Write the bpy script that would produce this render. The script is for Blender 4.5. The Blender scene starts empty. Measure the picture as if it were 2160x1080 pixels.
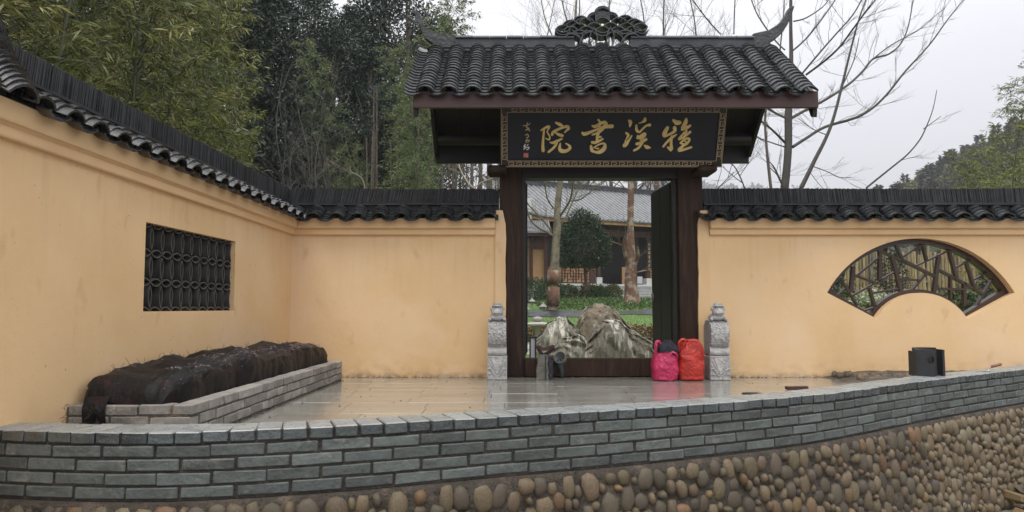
import bpy, math, random
import numpy as np
from mathutils import Vector, Matrix, noise as mnoise
from mathutils.geometry import tessellate_polygon

# ------------------------------------------------------------------ camera, sky, sun, exposure
F = 1560.0                      # focal length in pixels of a 2160 wide frame
PITCH = math.radians(3.96)
EYE = 0.75                      # eye height above the forecourt (z = 0)
CP, SP = math.cos(PITCH), math.sin(PITCH)
scene = bpy.context.scene
col = scene.collection
cam_d = bpy.data.cameras.new('camera')
cam_d.sensor_width = 36.0
cam_d.lens = 36.0 * F / 2160.0
cam_d.clip_start = 0.05
cam_d.clip_end = 3000.0
cam = bpy.data.objects.new('camera', cam_d)
cam.location = (0, 0, EYE)
cam.rotation_euler = (math.pi / 2 + PITCH, 0, 0)
col.objects.link(cam)
scene.camera = cam

SUN_EL, SUN_AZ = math.radians(72), math.radians(200)   # azimuth clockwise from +Y: behind and left of the camera
world = bpy.data.worlds.new('World')
scene.world = world
world.use_nodes = True
wn, wl = world.node_tree.nodes, world.node_tree.links
wn.clear()
w_out = wn.new('ShaderNodeOutputWorld')
w_sky = wn.new('ShaderNodeTexSky'); w_sky.sky_type = 'NISHITA'; w_sky.sun_disc = False
w_sky.sun_elevation = SUN_EL; w_sky.sun_rotation = SUN_AZ; w_sky.dust_density = 6; w_sky.air_density = 2
w_b1 = wn.new('ShaderNodeBackground'); w_b1.inputs['Strength'].default_value = 0.05
w_hs = wn.new('ShaderNodeHueSaturation'); w_hs.inputs['Saturation'].default_value = 0.15
wl.new(w_sky.outputs[0], w_hs.inputs['Color']); wl.new(w_hs.outputs[0], w_b1.inputs['Color'])
w_tc = wn.new('ShaderNodeTexCoord'); w_sep = wn.new('ShaderNodeSeparateXYZ')
wl.new(w_tc.outputs['Generated'], w_sep.inputs[0])
w_nz = wn.new('ShaderNodeTexNoise'); w_nz.inputs['Scale'].default_value = 2.2; w_nz.inputs['Detail'].default_value = 3
w_map = wn.new('ShaderNodeMapping'); w_map.inputs['Scale'].default_value = (1, 1, 2.5)
wl.new(w_tc.outputs['Generated'], w_map.inputs[0]); wl.new(w_map.outputs[0], w_nz.inputs['Vector'])
w_ma = wn.new('ShaderNodeMath'); w_ma.operation = 'MULTIPLY_ADD'; w_ma.inputs[1].default_value = 0.22; w_ma.inputs[2].default_value = -0.11
wl.new(w_nz.outputs['Fac'], w_ma.inputs[0])
w_ad = wn.new('ShaderNodeMath'); w_ad.operation = 'ADD'
wl.new(w_sep.outputs['Z'], w_ad.inputs[0]); wl.new(w_ma.outputs[0], w_ad.inputs[1])
w_cr = wn.new('ShaderNodeValToRGB')
w_cr.color_ramp.elements[0].position = 0.0; w_cr.color_ramp.elements[0].color = (0.50, 0.51, 0.56, 1)
w_cr.color_ramp.elements[1].position = 1.0; w_cr.color_ramp.elements[1].color = (1.0, 1.0, 1.0, 1)
e = w_cr.color_ramp.elements.new(0.22); e.color = (0.555, 0.56, 0.61, 1)
e = w_cr.color_ramp.elements.new(0.42); e.color = (0.69, 0.685, 0.72, 1)
wl.new(w_ad.outputs[0], w_cr.inputs[0])
w_b2 = wn.new('ShaderNodeBackground'); w_b2.inputs['Strength'].default_value = 0.95
wl.new(w_cr.outputs[0], w_b2.inputs['Color'])
w_as = wn.new('ShaderNodeAddShader')
wl.new(w_b1.outputs[0], w_as.inputs[0]); wl.new(w_b2.outputs[0], w_as.inputs[1]); wl.new(w_as.outputs[0], w_out.inputs[0])

sun_d = bpy.data.lights.new('sun', 'SUN'); sun_d.energy = 1.1; sun_d.angle = math.radians(35); sun_d.color = (1.0, 0.96, 0.91)
sun = bpy.data.objects.new('sun', sun_d); col.objects.link(sun)
sd = Vector((math.sin(SUN_AZ) * math.cos(SUN_EL), math.cos(SUN_AZ) * math.cos(SUN_EL), math.sin(SUN_EL)))
sun.rotation_euler = sd.to_track_quat('Z', 'Y').to_euler()
sun.location = (0, -10, 20)
scene.view_settings.view_transform = 'Standard'
scene.view_settings.look = 'None'
scene.view_settings.gamma = 1.0
scene.view_settings.use_curve_mapping = False
scene.view_settings.exposure = 0.62
scene.render.engine = 'CYCLES'
scene.cycles.use_denoising = True
scene.cycles.max_bounces = 6
scene.cycles.transparent_max_bounces = 6
scene.cycles.volume_bounces = 0

R = random.Random(7)
rng = np.random.default_rng(11)

# ------------------------------------------------------------------ measuring helpers (survey of the place from its photograph)
def ray(px, py):
    a, b = (px - 1080) / F, (540 - py) / F
    return a, CP - b * SP, SP + b * CP
def U(px, py, Y):               # the point at distance Y seen at a pixel
    a, y, z = ray(px, py); t = Y / y
    return Vector((a * t, Y, EYE + z * t))
def G(px, py, z0):              # the point at height z0
    a, y, z = ray(px, py); t = (z0 - EYE) / z
    return Vector((a * t, y * t, z0))

# ------------------------------------------------------------------ mesh and object helpers
W = {}
class MB:
    def __init__(s): s.v = []; s.f = []
    def add(s, vs, fs):
        n = len(s.v); s.v += [tuple(p) for p in vs]; s.f += [tuple(i + n for i in f) for f in fs]; return s
    def box(s, x0, x1, y0, y1, z0, z1, M=None):
        vs = [Vector(p) for p in ((x0,y0,z0),(x1,y0,z0),(x1,y1,z0),(x0,y1,z0),(x0,y0,z1),(x1,y0,z1),(x1,y1,z1),(x0,y1,z1))]
        if M is not None: vs = [M @ p for p in vs]
        return s.add(vs, [(0,3,2,1),(4,5,6,7),(0,1,5,4),(1,2,6,5),(2,3,7,6),(3,0,4,7)])
    def cbox(s, sx, sy, sz, c=0.004, jit=0.0, M=None, rnd=R):   # chamfered box centred on the origin, 44 triangles
        vs, fs = [], []
        h = (sx/2, sy/2, sz/2); idx = {}
        for X in (-1,1):
            for Y in (-1,1):
                for Z in (-1,1):
                    j = [rnd.uniform(-jit, jit) for _ in range(3)]
                    for k in range(3):
                        p = [X*h[0]+j[0], Y*h[1]+j[1], Z*h[2]+j[2]]
                        for a in range(3):
                            if a != k: p[a] -= (X,Y,Z)[a]*c
                        idx[(X,Y,Z,k)] = len(vs); vs.append(Vector(p))
        for k in range(3):
            a, b = [i for i in range(3) if i != k]
            for sg in (-1,1):
                q = []
                for (u,w) in ((-1,-1),(1,-1),(1,1),(-1,1)):
                    t = [0,0,0]; t[k]=sg; t[a]=u; t[b]=w; q.append(idx[(*t,k)])
                if (sg > 0) == (k == 1): q.reverse()
                fs.append(tuple(q))
        for k in range(3):              # edges running along axis k
            a, b = [i for i in range(3) if i != k]
            for u in (-1,1):
                for w in (-1,1):
                    def I(sgn, ax):
                        t=[0,0,0]; t[k]=sgn; t[a]=u; t[b]=w; return idx[(*t,ax)]
                    fs.append((I(-1,a),I(1,a),I(1,b),I(-1,b)))
        for X in (-1,1):
            for Y in (-1,1):
                for Z in (-1,1): fs.append(tuple(idx[(X,Y,Z,k)] for k in range(3)))
        if M is not None: vs = [M @ p for p in vs]
        return s.add(vs, fs)
    def tube(s, pts, rad, n=8, caps=True, flat=None):   # flat = (axis vector, factor) squashes the section
        pts = [Vector(p) for p in pts]
        if not hasattr(rad, '__len__'): rad = [rad]*len(pts)
        base = len(s.v); ref = None
        for i, p in enumerate(pts):
            d = (pts[min(i+1,len(pts)-1)] - pts[max(i-1,0)])
            if d.length < 1e-9: d = Vector((0,0,1))
            d.normalize()
            if ref is None:
                ref = d.orthogonal().normalized()
            ref = (ref - d*ref.dot(d))
            if ref.length < 1e-6: ref = d.orthogonal()
            ref.normalize(); b = d.cross(ref)
            for k in range(n):
                an = 2*math.pi*k/n
                o = (ref*math.cos(an) + b*math.sin(an))*rad[i]
                if flat: o = o - flat[0]*o.dot(flat[0])*(1-flat[1])
                s.v.append(tuple(p+o))
        for i in range(len(pts)-1):
            for k in range(n):
                a = base+i*n+k; a2 = base+i*n+(k+1)%n
                s.f.append((a, a2, a2+n, a+n))
        if caps:
            s.f.append(tuple(base+k for k in reversed(range(n))))
            e0 = base+(len(pts)-1)*n; s.f.append(tuple(e0+k for k in range(n)))
        return s
    def lathe(s, prof, n=16, M=None):       # prof: list of (r, z)
        base = len(s.v)
        for (r, z) in prof:
            for k in range(n):
                p = Vector((r*math.cos(2*math.pi*k/n), r*math.sin(2*math.pi*k/n), z))
                s.v.append(tuple(M @ p) if M is not None else tuple(p))
        for i in range(len(prof)-1):
            for k in range(n):
                a = base+i*n+k; a2 = base+i*n+(k+1)%n
                s.f.append((a, a2, a2+n, a+n))
        s.f.append(tuple(base+k for k in reversed(range(n))))
        e0 = base+(len(prof)-1)*n; s.f.append(tuple(e0+k for k in range(n)))
        return s
    def prism(s, poly, holes=(), a=0.0, b=1.0, mapf=None):   # 2D outline(s) extruded from a to b; mapf(u, v, w) -> point
        loops = [list(poly)] + [list(h) for h in holes]
        tri = tessellate_polygon([[Vector((p[0],p[1],0)) for p in l] for l in loops])
        flat = [p for l in loops for p in l]; n = len(flat)
        vs = [mapf(u, v, a) for u, v in flat] + [mapf(u, v, b) for u, v in flat]
        fs = [tuple(t) for t in tri] + [tuple(i+n for i in reversed(t)) for t in tri]
        o = 0
        for l in loops:
            m = len(l)
            for i in range(m): fs.append((o+i, o+(i+1)%m, o+(i+1)%m+n, o+i+n))
            o += m
        return s.add(vs, fs)
    def mesh(s, name, smooth=False, fix=True):
        me = bpy.data.meshes.new(name); me.from_pydata([tuple(p) for p in s.v], [], s.f)
        if fix:
            import bmesh
            bm = bmesh.new(); bm.from_mesh(me); bmesh.ops.recalc_face_normals(bm, faces=bm.faces); bm.to_mesh(me); bm.free()
        if smooth:
            me.shade_smooth()
            if smooth != True: 
                try: me.set_sharp_from_angle(angle=math.radians(smooth))
                except Exception: pass
        return me
    def build(s, name, mat, parent=None, smooth=False, Mw=None, fix=True, **props):
        return link(name, s.mesh(name, smooth, fix), mat, parent, Mw, **props)

def link(name, me, mat, parent=None, Mw=None, **props):
    o = bpy.data.objects.new(name, me)
    if me is not None and mat is not None and len(me.materials) == 0: me.materials.append(mat)
    Mw = Mw.copy() if Mw is not None else Matrix.Identity(4)
    if parent is not None:
        o.parent = parent; o.matrix_parent_inverse = W[parent.name].inverted()
    o.matrix_basis = Mw; W[o.name] = Mw
    col.objects.link(o)
    for k, v in props.items():
        if v is not None: o[k] = v
    return o
def thing(name, label, cat, loc, group=None, rotz=0.0, scale=1.0):
    M = Matrix.Translation(loc) @ Matrix.Rotation(rotz, 4, 'Z') @ Matrix.Scale(scale, 4)
    return link(name, None, None, None, M, label=label, category=cat, group=group)
def frame(o, x, y, z):          # matrix from an origin and three axes
    return Matrix(((x[0],y[0],z[0],o[0]),(x[1],y[1],z[1],o[1]),(x[2],y[2],z[2],o[2]),(0,0,0,1)))
def T(x, y, z): return Matrix.Translation((x, y, z))
def spline(pts, n=6):
    pts = [Vector(p) for p in pts]; out = []
    for i in range(len(pts)-1):
        p0, p1, p2, p3 = pts[max(i-1,0)], pts[i], pts[i+1], pts[min(i+2,len(pts)-1)]
        for k in range(n):
            t = k/n
            out.append(0.5*((2*p1)+(p2-p0)*t+(2*p0-5*p1+4*p2-p3)*t*t+(3*p1-3*p2+p3-p0)*t*t*t))
    out.append(pts[-1]); return out
def fbm(p, sc=1.0, o=4): return mnoise.fractal(Vector(p)*sc, 1.0, 2.0, o)

def leaf_mesh(name, P, D, L, Wd, droop=0.0):
    """many rhombic leaves: base points P, directions D, lengths L, widths Wd"""
    n = len(P); D = D/np.linalg.norm(D, axis=1, keepdims=True)
    r = rng.normal(size=(n,3)); S = np.cross(D, r); S /= np.linalg.norm(S, axis=1, keepdims=True)+1e-9
    L = np.broadcast_to(L, (n,))[:,None]; Wd = np.broadcast_to(Wd, (n,))[:,None]
    mid = P + D*L*0.45
    v = np.empty((n,4,3)); v[:,0] = P; v[:,1] = mid+S*Wd*0.5; v[:,2] = P+D*L; v[:,3] = mid-S*Wd*0.5
    if droop: v[:,2,2] -= (L[:,0]*droop)
    me = bpy.data.meshes.new(name)
    me.vertices.add(n*4); me.vertices.foreach_set('co', v.reshape(-1))
    me.loops.add(n*4); me.loops.foreach_set('vertex_index', np.arange(n*4, dtype=np.int32))
    me.polygons.add(n); me.polygons.foreach_set('loop_start', np.arange(0, n*4, 4, dtype=np.int32))
    me.update(calc_edges=True)
    return me

# ------------------------------------------------------------------ materials
def mat(name, c1, c2=None, scale=4.0, rough=0.7, rough2=None, bump=0.0, bscale=40.0, rand=0.0, island=0.0, spec=0.5,
        metal=0.0, stretch=(1,1,1), c3=None, s3=None, t3=(0.55,0.7), trans=0.0, coat=0.0, rot=(0,0,0), bump2=0.0, b2scale=8.0, detail=6, voro=0.0, vscale=20):
    m = bpy.data.materials.new(name); m.use_nodes = True
    N, Lk = m.node_tree.nodes, m.node_tree.links
    bs = N['Principled BSDF']
    tc = N.new('ShaderNodeTexCoord'); oi = N.new('ShaderNodeObjectInfo')
    mp = N.new('ShaderNodeMapping'); mp.inputs['Scale'].default_value = stretch; mp.inputs['Rotation'].default_value = rot
    va = N.new('ShaderNodeVectorMath'); va.operation = 'MULTIPLY_ADD'
    Lk.new(oi.outputs['Random'], va.inputs[0]); va.inputs[1].default_value = (37.0, 19.0, 53.0); Lk.new(tc.outputs['Object'], va.inputs[2])
    Lk.new(va.outputs[0], mp.inputs[0])
    def nz(sc, det=detail, rg=0.6):
        q = N.new('ShaderNodeTexNoise'); q.inputs['Scale'].default_value = sc; q.inputs['Detail'].default_value = det
        q.inputs['Roughness'].default_value = rg; Lk.new(mp.outputs[0], q.inputs['Vector']); return q
    if c2 is None: c2 = tuple(x*0.75 for x in c1)
    n1 = nz(scale)
    mr = N.new('ShaderNodeMapRange'); mr.inputs['From Min'].default_value = 0.32; mr.inputs['From Max'].default_value = 0.68
    Lk.new(n1.outputs['Fac'], mr.inputs['Value'])
    mx = N.new('ShaderNodeMix'); mx.data_type = 'RGBA'
    mx.inputs['A'].default_value = (*c1, 1); mx.inputs['B'].default_value = (*c2, 1)
    Lk.new(mr.outputs[0], mx.inputs['Factor']); out = mx.outputs['Result']
    if c3 is not None:
        n3 = nz(s3 or scale*3)
        m3 = N.new('ShaderNodeMapRange'); m3.inputs['From Min'].default_value = t3[0]; m3.inputs['From Max'].default_value = t3[1]
        Lk.new(n3.outputs['Fac'], m3.inputs['Value'])
        x3 = N.new('ShaderNodeMix'); x3.data_type = 'RGBA'; Lk.new(m3.outputs[0], x3.inputs['Factor'])
        Lk.new(out, x3.inputs['A']); x3.inputs['B'].default_value = (*c3, 1); out = x3.outputs['Result']
    if rand or island:
        hv = N.new('ShaderNodeHueSaturation'); Lk.new(out, hv.inputs['Color'])
        mm = N.new('ShaderNodeMapRange')
        amt = rand or island
        mm.inputs['To Min'].default_value = 1-amt; mm.inputs['To Max'].default_value = 1+amt
        if island:
            ge = N.new('ShaderNodeNewGeometry'); Lk.new(ge.outputs['Random Per Island'], mm.inputs['Value'])
            mh = N.new('ShaderNodeMapRange'); mh.inputs['To Min'].default_value = 0.47; mh.inputs['To Max'].default_value = 0.525
            wnn = N.new('ShaderNodeTexWhiteNoise'); wnn.noise_dimensions = '1D'; Lk.new(ge.outputs['Random Per Island'], wnn.inputs['W'])
            Lk.new(wnn.outputs['Value'], mh.inputs['Value']); Lk.new(mh.outputs[0], hv.inputs['Hue'])
        else:
            Lk.new(oi.outputs['Random'], mm.inputs['Value'])
            mh = N.new('ShaderNodeMapRange'); mh.inputs['To Min'].default_value = 0.485; mh.inputs['To Max'].default_value = 0.515
            wnn = N.new('ShaderNodeTexWhiteNoise'); wnn.noise_dimensions = '1D'; Lk.new(oi.outputs['Random'], wnn.inputs['W'])
            Lk.new(wnn.outputs['Value'], mh.inputs['Value']); Lk.new(mh.outputs[0], hv.inputs['Hue'])
        Lk.new(mm.outputs[0], hv.inputs['Value']); out = hv.outputs['Color']
    Lk.new(out, bs.inputs['Base Color'])
    bs.inputs['Roughness'].default_value = rough; bs.inputs['Metallic'].default_value = metal
    bs.inputs['Specular IOR Level'].default_value = spec
    if coat: bs.inputs['Coat Weight'].default_value = coat; bs.inputs['Coat Roughness'].default_value = 0.15
    if rough2 is not None:
        nr = nz(scale*1.7, 4); q = N.new('ShaderNodeMapRange'); q.inputs['From Min'].default_value = 0.35; q.inputs['From Max'].default_value = 0.65
        q.inputs['To Min'].default_value = rough; q.inputs['To Max'].default_value = rough2
        Lk.new(nr.outputs['Fac'], q.inputs['Value']); Lk.new(q.outputs[0], bs.inputs['Roughness'])
    prev = None
    if voro:
        vt = N.new('ShaderNodeTexVoronoi'); vt.inputs['Scale'].default_value = vscale; Lk.new(mp.outputs[0], vt.inputs['Vector'])
        bv = N.new('ShaderNodeBump'); bv.inputs['Strength'].default_value = voro; bv.inputs['Distance'].default_value = 0.02
        Lk.new(vt.outputs['Distance'], bv.inputs['Height']); prev = bv
    if bump2:
        nb = nz(b2scale, 3); b2 = N.new('ShaderNodeBump'); b2.inputs['Strength'].default_value = bump2; b2.inputs['Distance'].default_value = 0.05
        Lk.new(nb.outputs['Fac'], b2.inputs['Height'])
        if prev: Lk.new(prev.outputs[0], b2.inputs['Normal'])
        prev = b2
    if bump:
        nb = nz(bscale, 6, 0.7); b1 = N.new('ShaderNodeBump'); b1.inputs['Strength'].default_value = bump; b1.inputs['Distance'].default_value = 0.01
        Lk.new(nb.outputs['Fac'], b1.inputs['Height'])
        if prev: Lk.new(prev.outputs[0], b1.inputs['Normal'])
        prev = b1
    if prev: Lk.new(prev.outputs[0], bs.inputs['Normal'])
    if trans:
        tr = N.new('ShaderNodeBsdfTranslucent'); Lk.new(out, tr.inputs['Color'])
        ms = N.new('ShaderNodeMixShader'); ms.inputs[0].default_value = trans
        Lk.new(bs.outputs[0], ms.inputs[1]); Lk.new(tr.outputs[0], ms.inputs[2]); Lk.new(ms.outputs[0], N['Material Output'].inputs[0])
    return m

M = dict(
 plaster = mat('ochre_plaster', (0.80,0.560,0.315), (0.72,0.485,0.255), 1.1, 0.85, bump=0.25, bscale=90, c3=(0.80,0.58,0.37), s3=0.7, t3=(0.5,0.75), bump2=0.12, b2scale=3.0, spec=0.2),
 cornice = mat('ochre_cornice', (0.80,0.555,0.32), (0.70,0.47,0.25), 1.5, 0.85, bump=0.2, bscale=80, spec=0.2),
 tile = mat('grey_roof_tile', (0.034,0.037,0.041), (0.010,0.011,0.013), 9, 0.17, rough2=0.38, c3=(0.045,0.052,0.030), s3=4, t3=(0.60,0.74), bump=0.35, bscale=70, rand=0.45, spec=0.6),
 ridge = mat('ridge_tile', (0.034,0.036,0.038), (0.016,0.017,0.019), 8, 0.6, bump=0.3, bscale=60, island=0.5, spec=0.35),
 ornament = mat('ornament_tile', (0.060,0.066,0.076), (0.028,0.031,0.037), 6, 0.35, bump=0.3, bscale=40),
 ridgebar = mat('ridge_render', (0.050,0.057,0.066), (0.020,0.024,0.031), 3.0, 0.45, bump=0.3, bscale=30, c3=(0.085,0.10,0.10), s3=4, t3=(0.55,0.75)),
 hornstone = mat('horn_stone', (0.066,0.068,0.072), (0.030,0.031,0.034), 6, 0.6, bump=0.5, bscale=25, voro=0.35, vscale=26),
 eave = mat('red_brown_board', (0.078,0.030,0.025), (0.045,0.020,0.018), 2.5, 0.45, bump=0.15, bscale=30, stretch=(0.4,1,3)),
 wood = mat('dark_brown_wood', (0.040,0.018,0.009), (0.014,0.007,0.004), 3, 0.62, spec=0.25, bump=0.5, bscale=9, stretch=(6,6,0.6), c3=(0.065,0.033,0.020), s3=3.5, t3=(0.5,0.75)),
 woodx = mat('dark_beam_wood', (0.017,0.009,0.007), (0.009,0.0055,0.0045), 3, 0.5, bump=0.3, bscale=9, stretch=(0.6,6,6)),
 fanwood = mat('lattice_wood', (0.060,0.028,0.018), (0.034,0.017,0.012), 5, 0.35, bump=0.2, bscale=30),
 signboard = mat('sign_panel_black', (0.006,0.008,0.013), (0.008,0.011,0.017), 4, 0.4, bump=0.05, bscale=30, spec=0.35),
 signframe = mat('sign_frame', (0.016,0.009,0.007), (0.009,0.006,0.005), 6, 0.4),
 gold = mat('gold_paint', (0.78,0.60,0.25), (0.62,0.44,0.15), 14, 0.42, metal=0.1, bump=0.3, bscale=40),
 goldline = mat('dull_gold_line', (0.56,0.43,0.26), (0.42,0.31,0.18), 12, 0.5, metal=0.2),
 seal = mat('red_seal', (0.45,0.06,0.04), (0.55,0.25,0.2), 60, 0.6),
 brick = mat('blue_grey_brick', (0.112,0.127,0.120), (0.066,0.077,0.072), 9, 0.42, rough2=0.7, bump=0.5, bscale=60, rand=0.30, c3=(0.21,0.21,0.19), s3=9, t3=(0.56,0.74), bump2=0.3, b2scale=14),
 capbrick = mat('cap_brick', (0.075,0.088,0.088), (0.035,0.043,0.045), 9, 0.16, rough2=0.36, coat=0.4, bump=0.3, bscale=60, rand=0.35, bump2=0.3, b2scale=14, spec=0.7),
 captop = mat('sky_lit_cap_top', (0.27,0.285,0.28), (0.18,0.195,0.195), 8, 0.22, rough2=0.45, bump=0.3, bscale=60, rand=0.12, spec=0.6),  # lighter cap brick colour, paints sky light and wet sheen into the top faces
 planterbrick = mat('planter_brick', (0.28,0.265,0.24), (0.18,0.165,0.15), 8, 0.7, bump=0.5, bscale=60, rand=0.25, c3=(0.38,0.35,0.30), s3=9, bump2=0.3, b2scale=12),
 mortar = mat('dark_mortar', (0.052,0.043,0.034), (0.030,0.026,0.022), 20, 0.9, bump=1.0, bscale=90, c3=(0.10,0.068,0.050), s3=16, bump2=0.6, b2scale=22),
 cement = mat('rough_cement', (0.115,0.098,0.078), (0.065,0.055,0.045), 12, 0.92, bump=1.0, bscale=70, bump2=0.9, b2scale=16, c3=(0.22,0.16,0.12), s3=9),
 bedcement = mat('damp_bed_cement', (0.075,0.060,0.045), (0.040,0.033,0.026), 12, 0.92, bump=1.0, bscale=70, bump2=0.9, b2scale=16, c3=(0.13,0.10,0.075), s3=9),
 cobble = mat('river_cobble', (0.135,0.095,0.050), (0.075,0.054,0.031), 8, 0.36, rough2=0.6, bump=0.3, bscale=70, rand=0.34, c3=(0.13,0.105,0.066), s3=5, t3=(0.45,0.6), spec=0.4),
 cobble2 = mat('grey_cobble', (0.098,0.078,0.051), (0.058,0.047,0.033), 8, 0.45, rough2=0.65, bump=0.3, bscale=70, rand=0.3, spec=0.4),
 cobble3 = mat('orange_cobble', (0.175,0.110,0.050), (0.11,0.070,0.036), 8, 0.42, rough2=0.6, bump=0.3, bscale=70, rand=0.3, spec=0.4),
 slab = mat('wet_granite_slab', (0.27,0.265,0.235), (0.20,0.195,0.17), 2.2, 0.10, rough2=0.22, bump=0.06, bscale=60, rand=0.10, spec=0.75, bump2=0.035, b2scale=5, stretch=(0.5,1.6,1), coat=0.35),
 stone = mat('carved_pale_stone', (0.54,0.53,0.52), (0.38,0.37,0.36), 12, 0.75, bump=0.8, bscale=45, voro=0.0, bump2=0.5, b2scale=22),
 carve = mat('carved_relief', (0.58,0.57,0.56), (0.38,0.37,0.36), 30, 0.75, bump=1.0, bscale=60, voro=1.0, vscale=38, bump2=0.6, b2scale=35),
 net = mat('black_shade_net', (0.004,0.0036,0.004), (0.008,0.006,0.007), 5, 0.5, bump=0.35, bscale=120, c3=(0.030,0.012,0.013), s3=8, t3=(0.58,0.70), bump2=0.25, b2scale=12, spec=0.22),
 net_fleck = mat('net_glint_flecks', (0.60,0.50,0.52), (0.30,0.22,0.24), 60, 0.6, island=0.5),  # pale flecks on the net: caught bits plus painted wet glints
 lattile = mat('thin_lattice_tile', (0.085,0.080,0.074), (0.040,0.039,0.037), 10, 0.6, bump=0.3, bscale=50),
 pink = mat('pink_plastic', (0.62,0.035,0.13), (0.50,0.03,0.10), 9, 0.32, bump=0.8, bscale=12, bump2=0.9, b2scale=9, trans=0.15),
 red = mat('red_plastic', (0.60,0.045,0.028), (0.42,0.025,0.02), 8, 0.32, bump=0.8, bscale=12, bump2=0.9, b2scale=9, trans=0.15),
 navy = mat('navy_cloth', (0.012,0.014,0.024), (0.025,0.02,0.03), 9, 0.85, bump=0.8, bscale=25, bump2=0.9, b2scale=14),
 canvas = mat('grey_canvas', (0.15,0.145,0.12), (0.085,0.08,0.068), 14, 0.85, bump=0.6, bscale=60),
 rubber = mat('dark_green_rubber', (0.012,0.022,0.018), (0.02,0.026,0.024), 9, 0.45),
 greymetal = mat('dull_grey_plastic', (0.22,0.22,0.22), (0.12,0.12,0.12), 9, 0.5),
 darkclay = mat('dark_fired_clay', (0.020,0.021,0.023), (0.012,0.013,0.014), 9, 0.5, bump=0.3, bscale=50),
 handle = mat('worn_wood_handle', (0.25,0.11,0.06), (0.14,0.06,0.035), 20, 0.55, bump=0.3, bscale=60),
 steel = mat('steel', (0.45,0.45,0.45), None, 20, 0.35, metal=0.9),
 black = mat('black_paint', (0.012,0.012,0.013), None, 10, 0.5),
 white = mat('white_paint', (0.75,0.75,0.72), (0.6,0.6,0.58), 10, 0.6),
 soil = mat('soil', (0.10,0.075,0.05), (0.06,0.045,0.032), 9, 0.95, bump=1.0, bscale=30, bump2=0.8, b2scale=9),
 road = mat('worn_concrete_ground', (0.20,0.185,0.16), (0.13,0.12,0.105), 2, 0.7, bump=0.5, bscale=40),
 lawnsoil = mat('turf_base', (0.12,0.20,0.05), (0.085,0.15,0.04), 3, 0.9, bump=0.8, bscale=60),
 farsoil = mat('hill_floor', (0.05,0.06,0.035), (0.06,0.05,0.035), 0.2, 0.95),
 grass = mat('grass_blades', (0.17,0.30,0.055), (0.11,0.22,0.045), 2, 0.6, island=0.35, trans=0.3),
 rock = mat('veined_rock', (0.30,0.28,0.215), (0.13,0.125,0.10), 5, 0.7, bump=1.0, bscale=18, c3=(0.60,0.58,0.50), s3=2.2, t3=(0.51,0.60), stretch=(4.2,1.2,0.9), rot=(0,0.75,0), bump2=0.9, b2scale=6),
 rock2 = mat('streaked_rock', (0.26,0.235,0.175), (0.10,0.09,0.07), 5, 0.7, bump=1.0, bscale=18, c3=(0.60,0.57,0.50), s3=2.4, t3=(0.54,0.62), stretch=(4.5,1.2,0.8), rot=(0,-0.25,0), bump2=0.9, b2scale=6),
 rock3 = mat('brown_rock', (0.21,0.165,0.11), (0.10,0.085,0.065), 4, 0.8, bump=1.0, bscale=20, c3=(0.34,0.31,0.24), s3=5, t3=(0.53,0.63), bump2=0.9, b2scale=6),
 bark = mat('grey_bark', (0.16,0.135,0.105), (0.07,0.058,0.045), 9, 0.9, bump=1.0, bscale=25, stretch=(3,3,0.8), bump2=0.6, b2scale=9),
 barkpale = mat('pale_bark', (0.28,0.24,0.17), (0.12,0.10,0.075), 4, 0.9, bump=1.0, bscale=22, stretch=(1.5,1.5,1.5), c3=(0.05,0.06,0.035), s3=5),
 barkred = mat('red_brown_bark', (0.20,0.11,0.07), (0.11,0.06,0.04), 5, 0.9, bump=1.0, bscale=22, c3=(0.30,0.25,0.19), s3=4, t3=(0.5,0.6)),
 twig = mat('bare_twig', (0.085,0.075,0.070), (0.05,0.045,0.042), 3, 0.8),
 twigpale = mat('pale_twig', (0.33,0.28,0.22), (0.18,0.15,0.12), 3, 0.8),
 culm = mat('bamboo_culm', (0.070,0.080,0.028), (0.045,0.055,0.02), 6, 0.5, stretch=(1,1,0.5)),
 bleaf = mat('bamboo_leaf', (0.205,0.215,0.052), (0.075,0.100,0.026), 1.4, 0.33, island=0.75, trans=0.3, c3=(0.36,0.33,0.13), s3=2.6, t3=(0.54,0.68)),
 bleaf2 = mat('feathery_bamboo_leaf', (0.17,0.205,0.085), (0.085,0.12,0.045), 0.8, 0.55, island=0.4, trans=0.3),
 evleaf = mat('dark_evergreen_leaf', (0.026,0.046,0.028), (0.012,0.025,0.018), 0.5, 0.4, island=0.45, trans=0.1),
 rleaf = mat('glossy_round_tree_leaf', (0.035,0.065,0.022), (0.022,0.045,0.018), 2, 0.35, island=0.6, trans=0.15),
 shrub = mat('shrub_leaf', (0.05,0.085,0.025), (0.03,0.055,0.018), 3, 0.5, island=0.5, trans=0.2),
 cover = mat('ground_cover_leaf', (0.10,0.17,0.045), (0.06,0.11,0.03), 2, 0.5, island=0.45, trans=0.2),
 photinia = mat('red_tip_leaf', (0.20,0.115,0.05), (0.07,0.085,0.03), 2.5, 0.45, island=0.5, trans=0.2, c3=(0.35,0.11,0.05), s3=5, t3=(0.55,0.62)),
 yshrub = mat('olive_shrub_leaf', (0.13,0.14,0.04), (0.07,0.09,0.03), 3, 0.5, island=0.4, trans=0.2),
 conifer = mat('hill_conifer', (0.045,0.060,0.040), (0.065,0.055,0.042), 0.3, 0.8, island=0.35),
 fence = mat('dry_bamboo_pole', (0.40,0.315,0.17), (0.25,0.19,0.10), 6, 0.55, rand=0.35, c3=(0.12,0.08,0.04), s3=10, t3=(0.6,0.7)),
 halltile = mat('hall_roof_tile', (0.20,0.205,0.215), (0.10,0.105,0.11), 3, 0.28, rough2=0.5, bump=0.3, bscale=20, island=0.35, spec=0.7),
 hallwood = mat('hall_wood', (0.10,0.035,0.024), (0.06,0.024,0.018), 3, 0.5),
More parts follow.
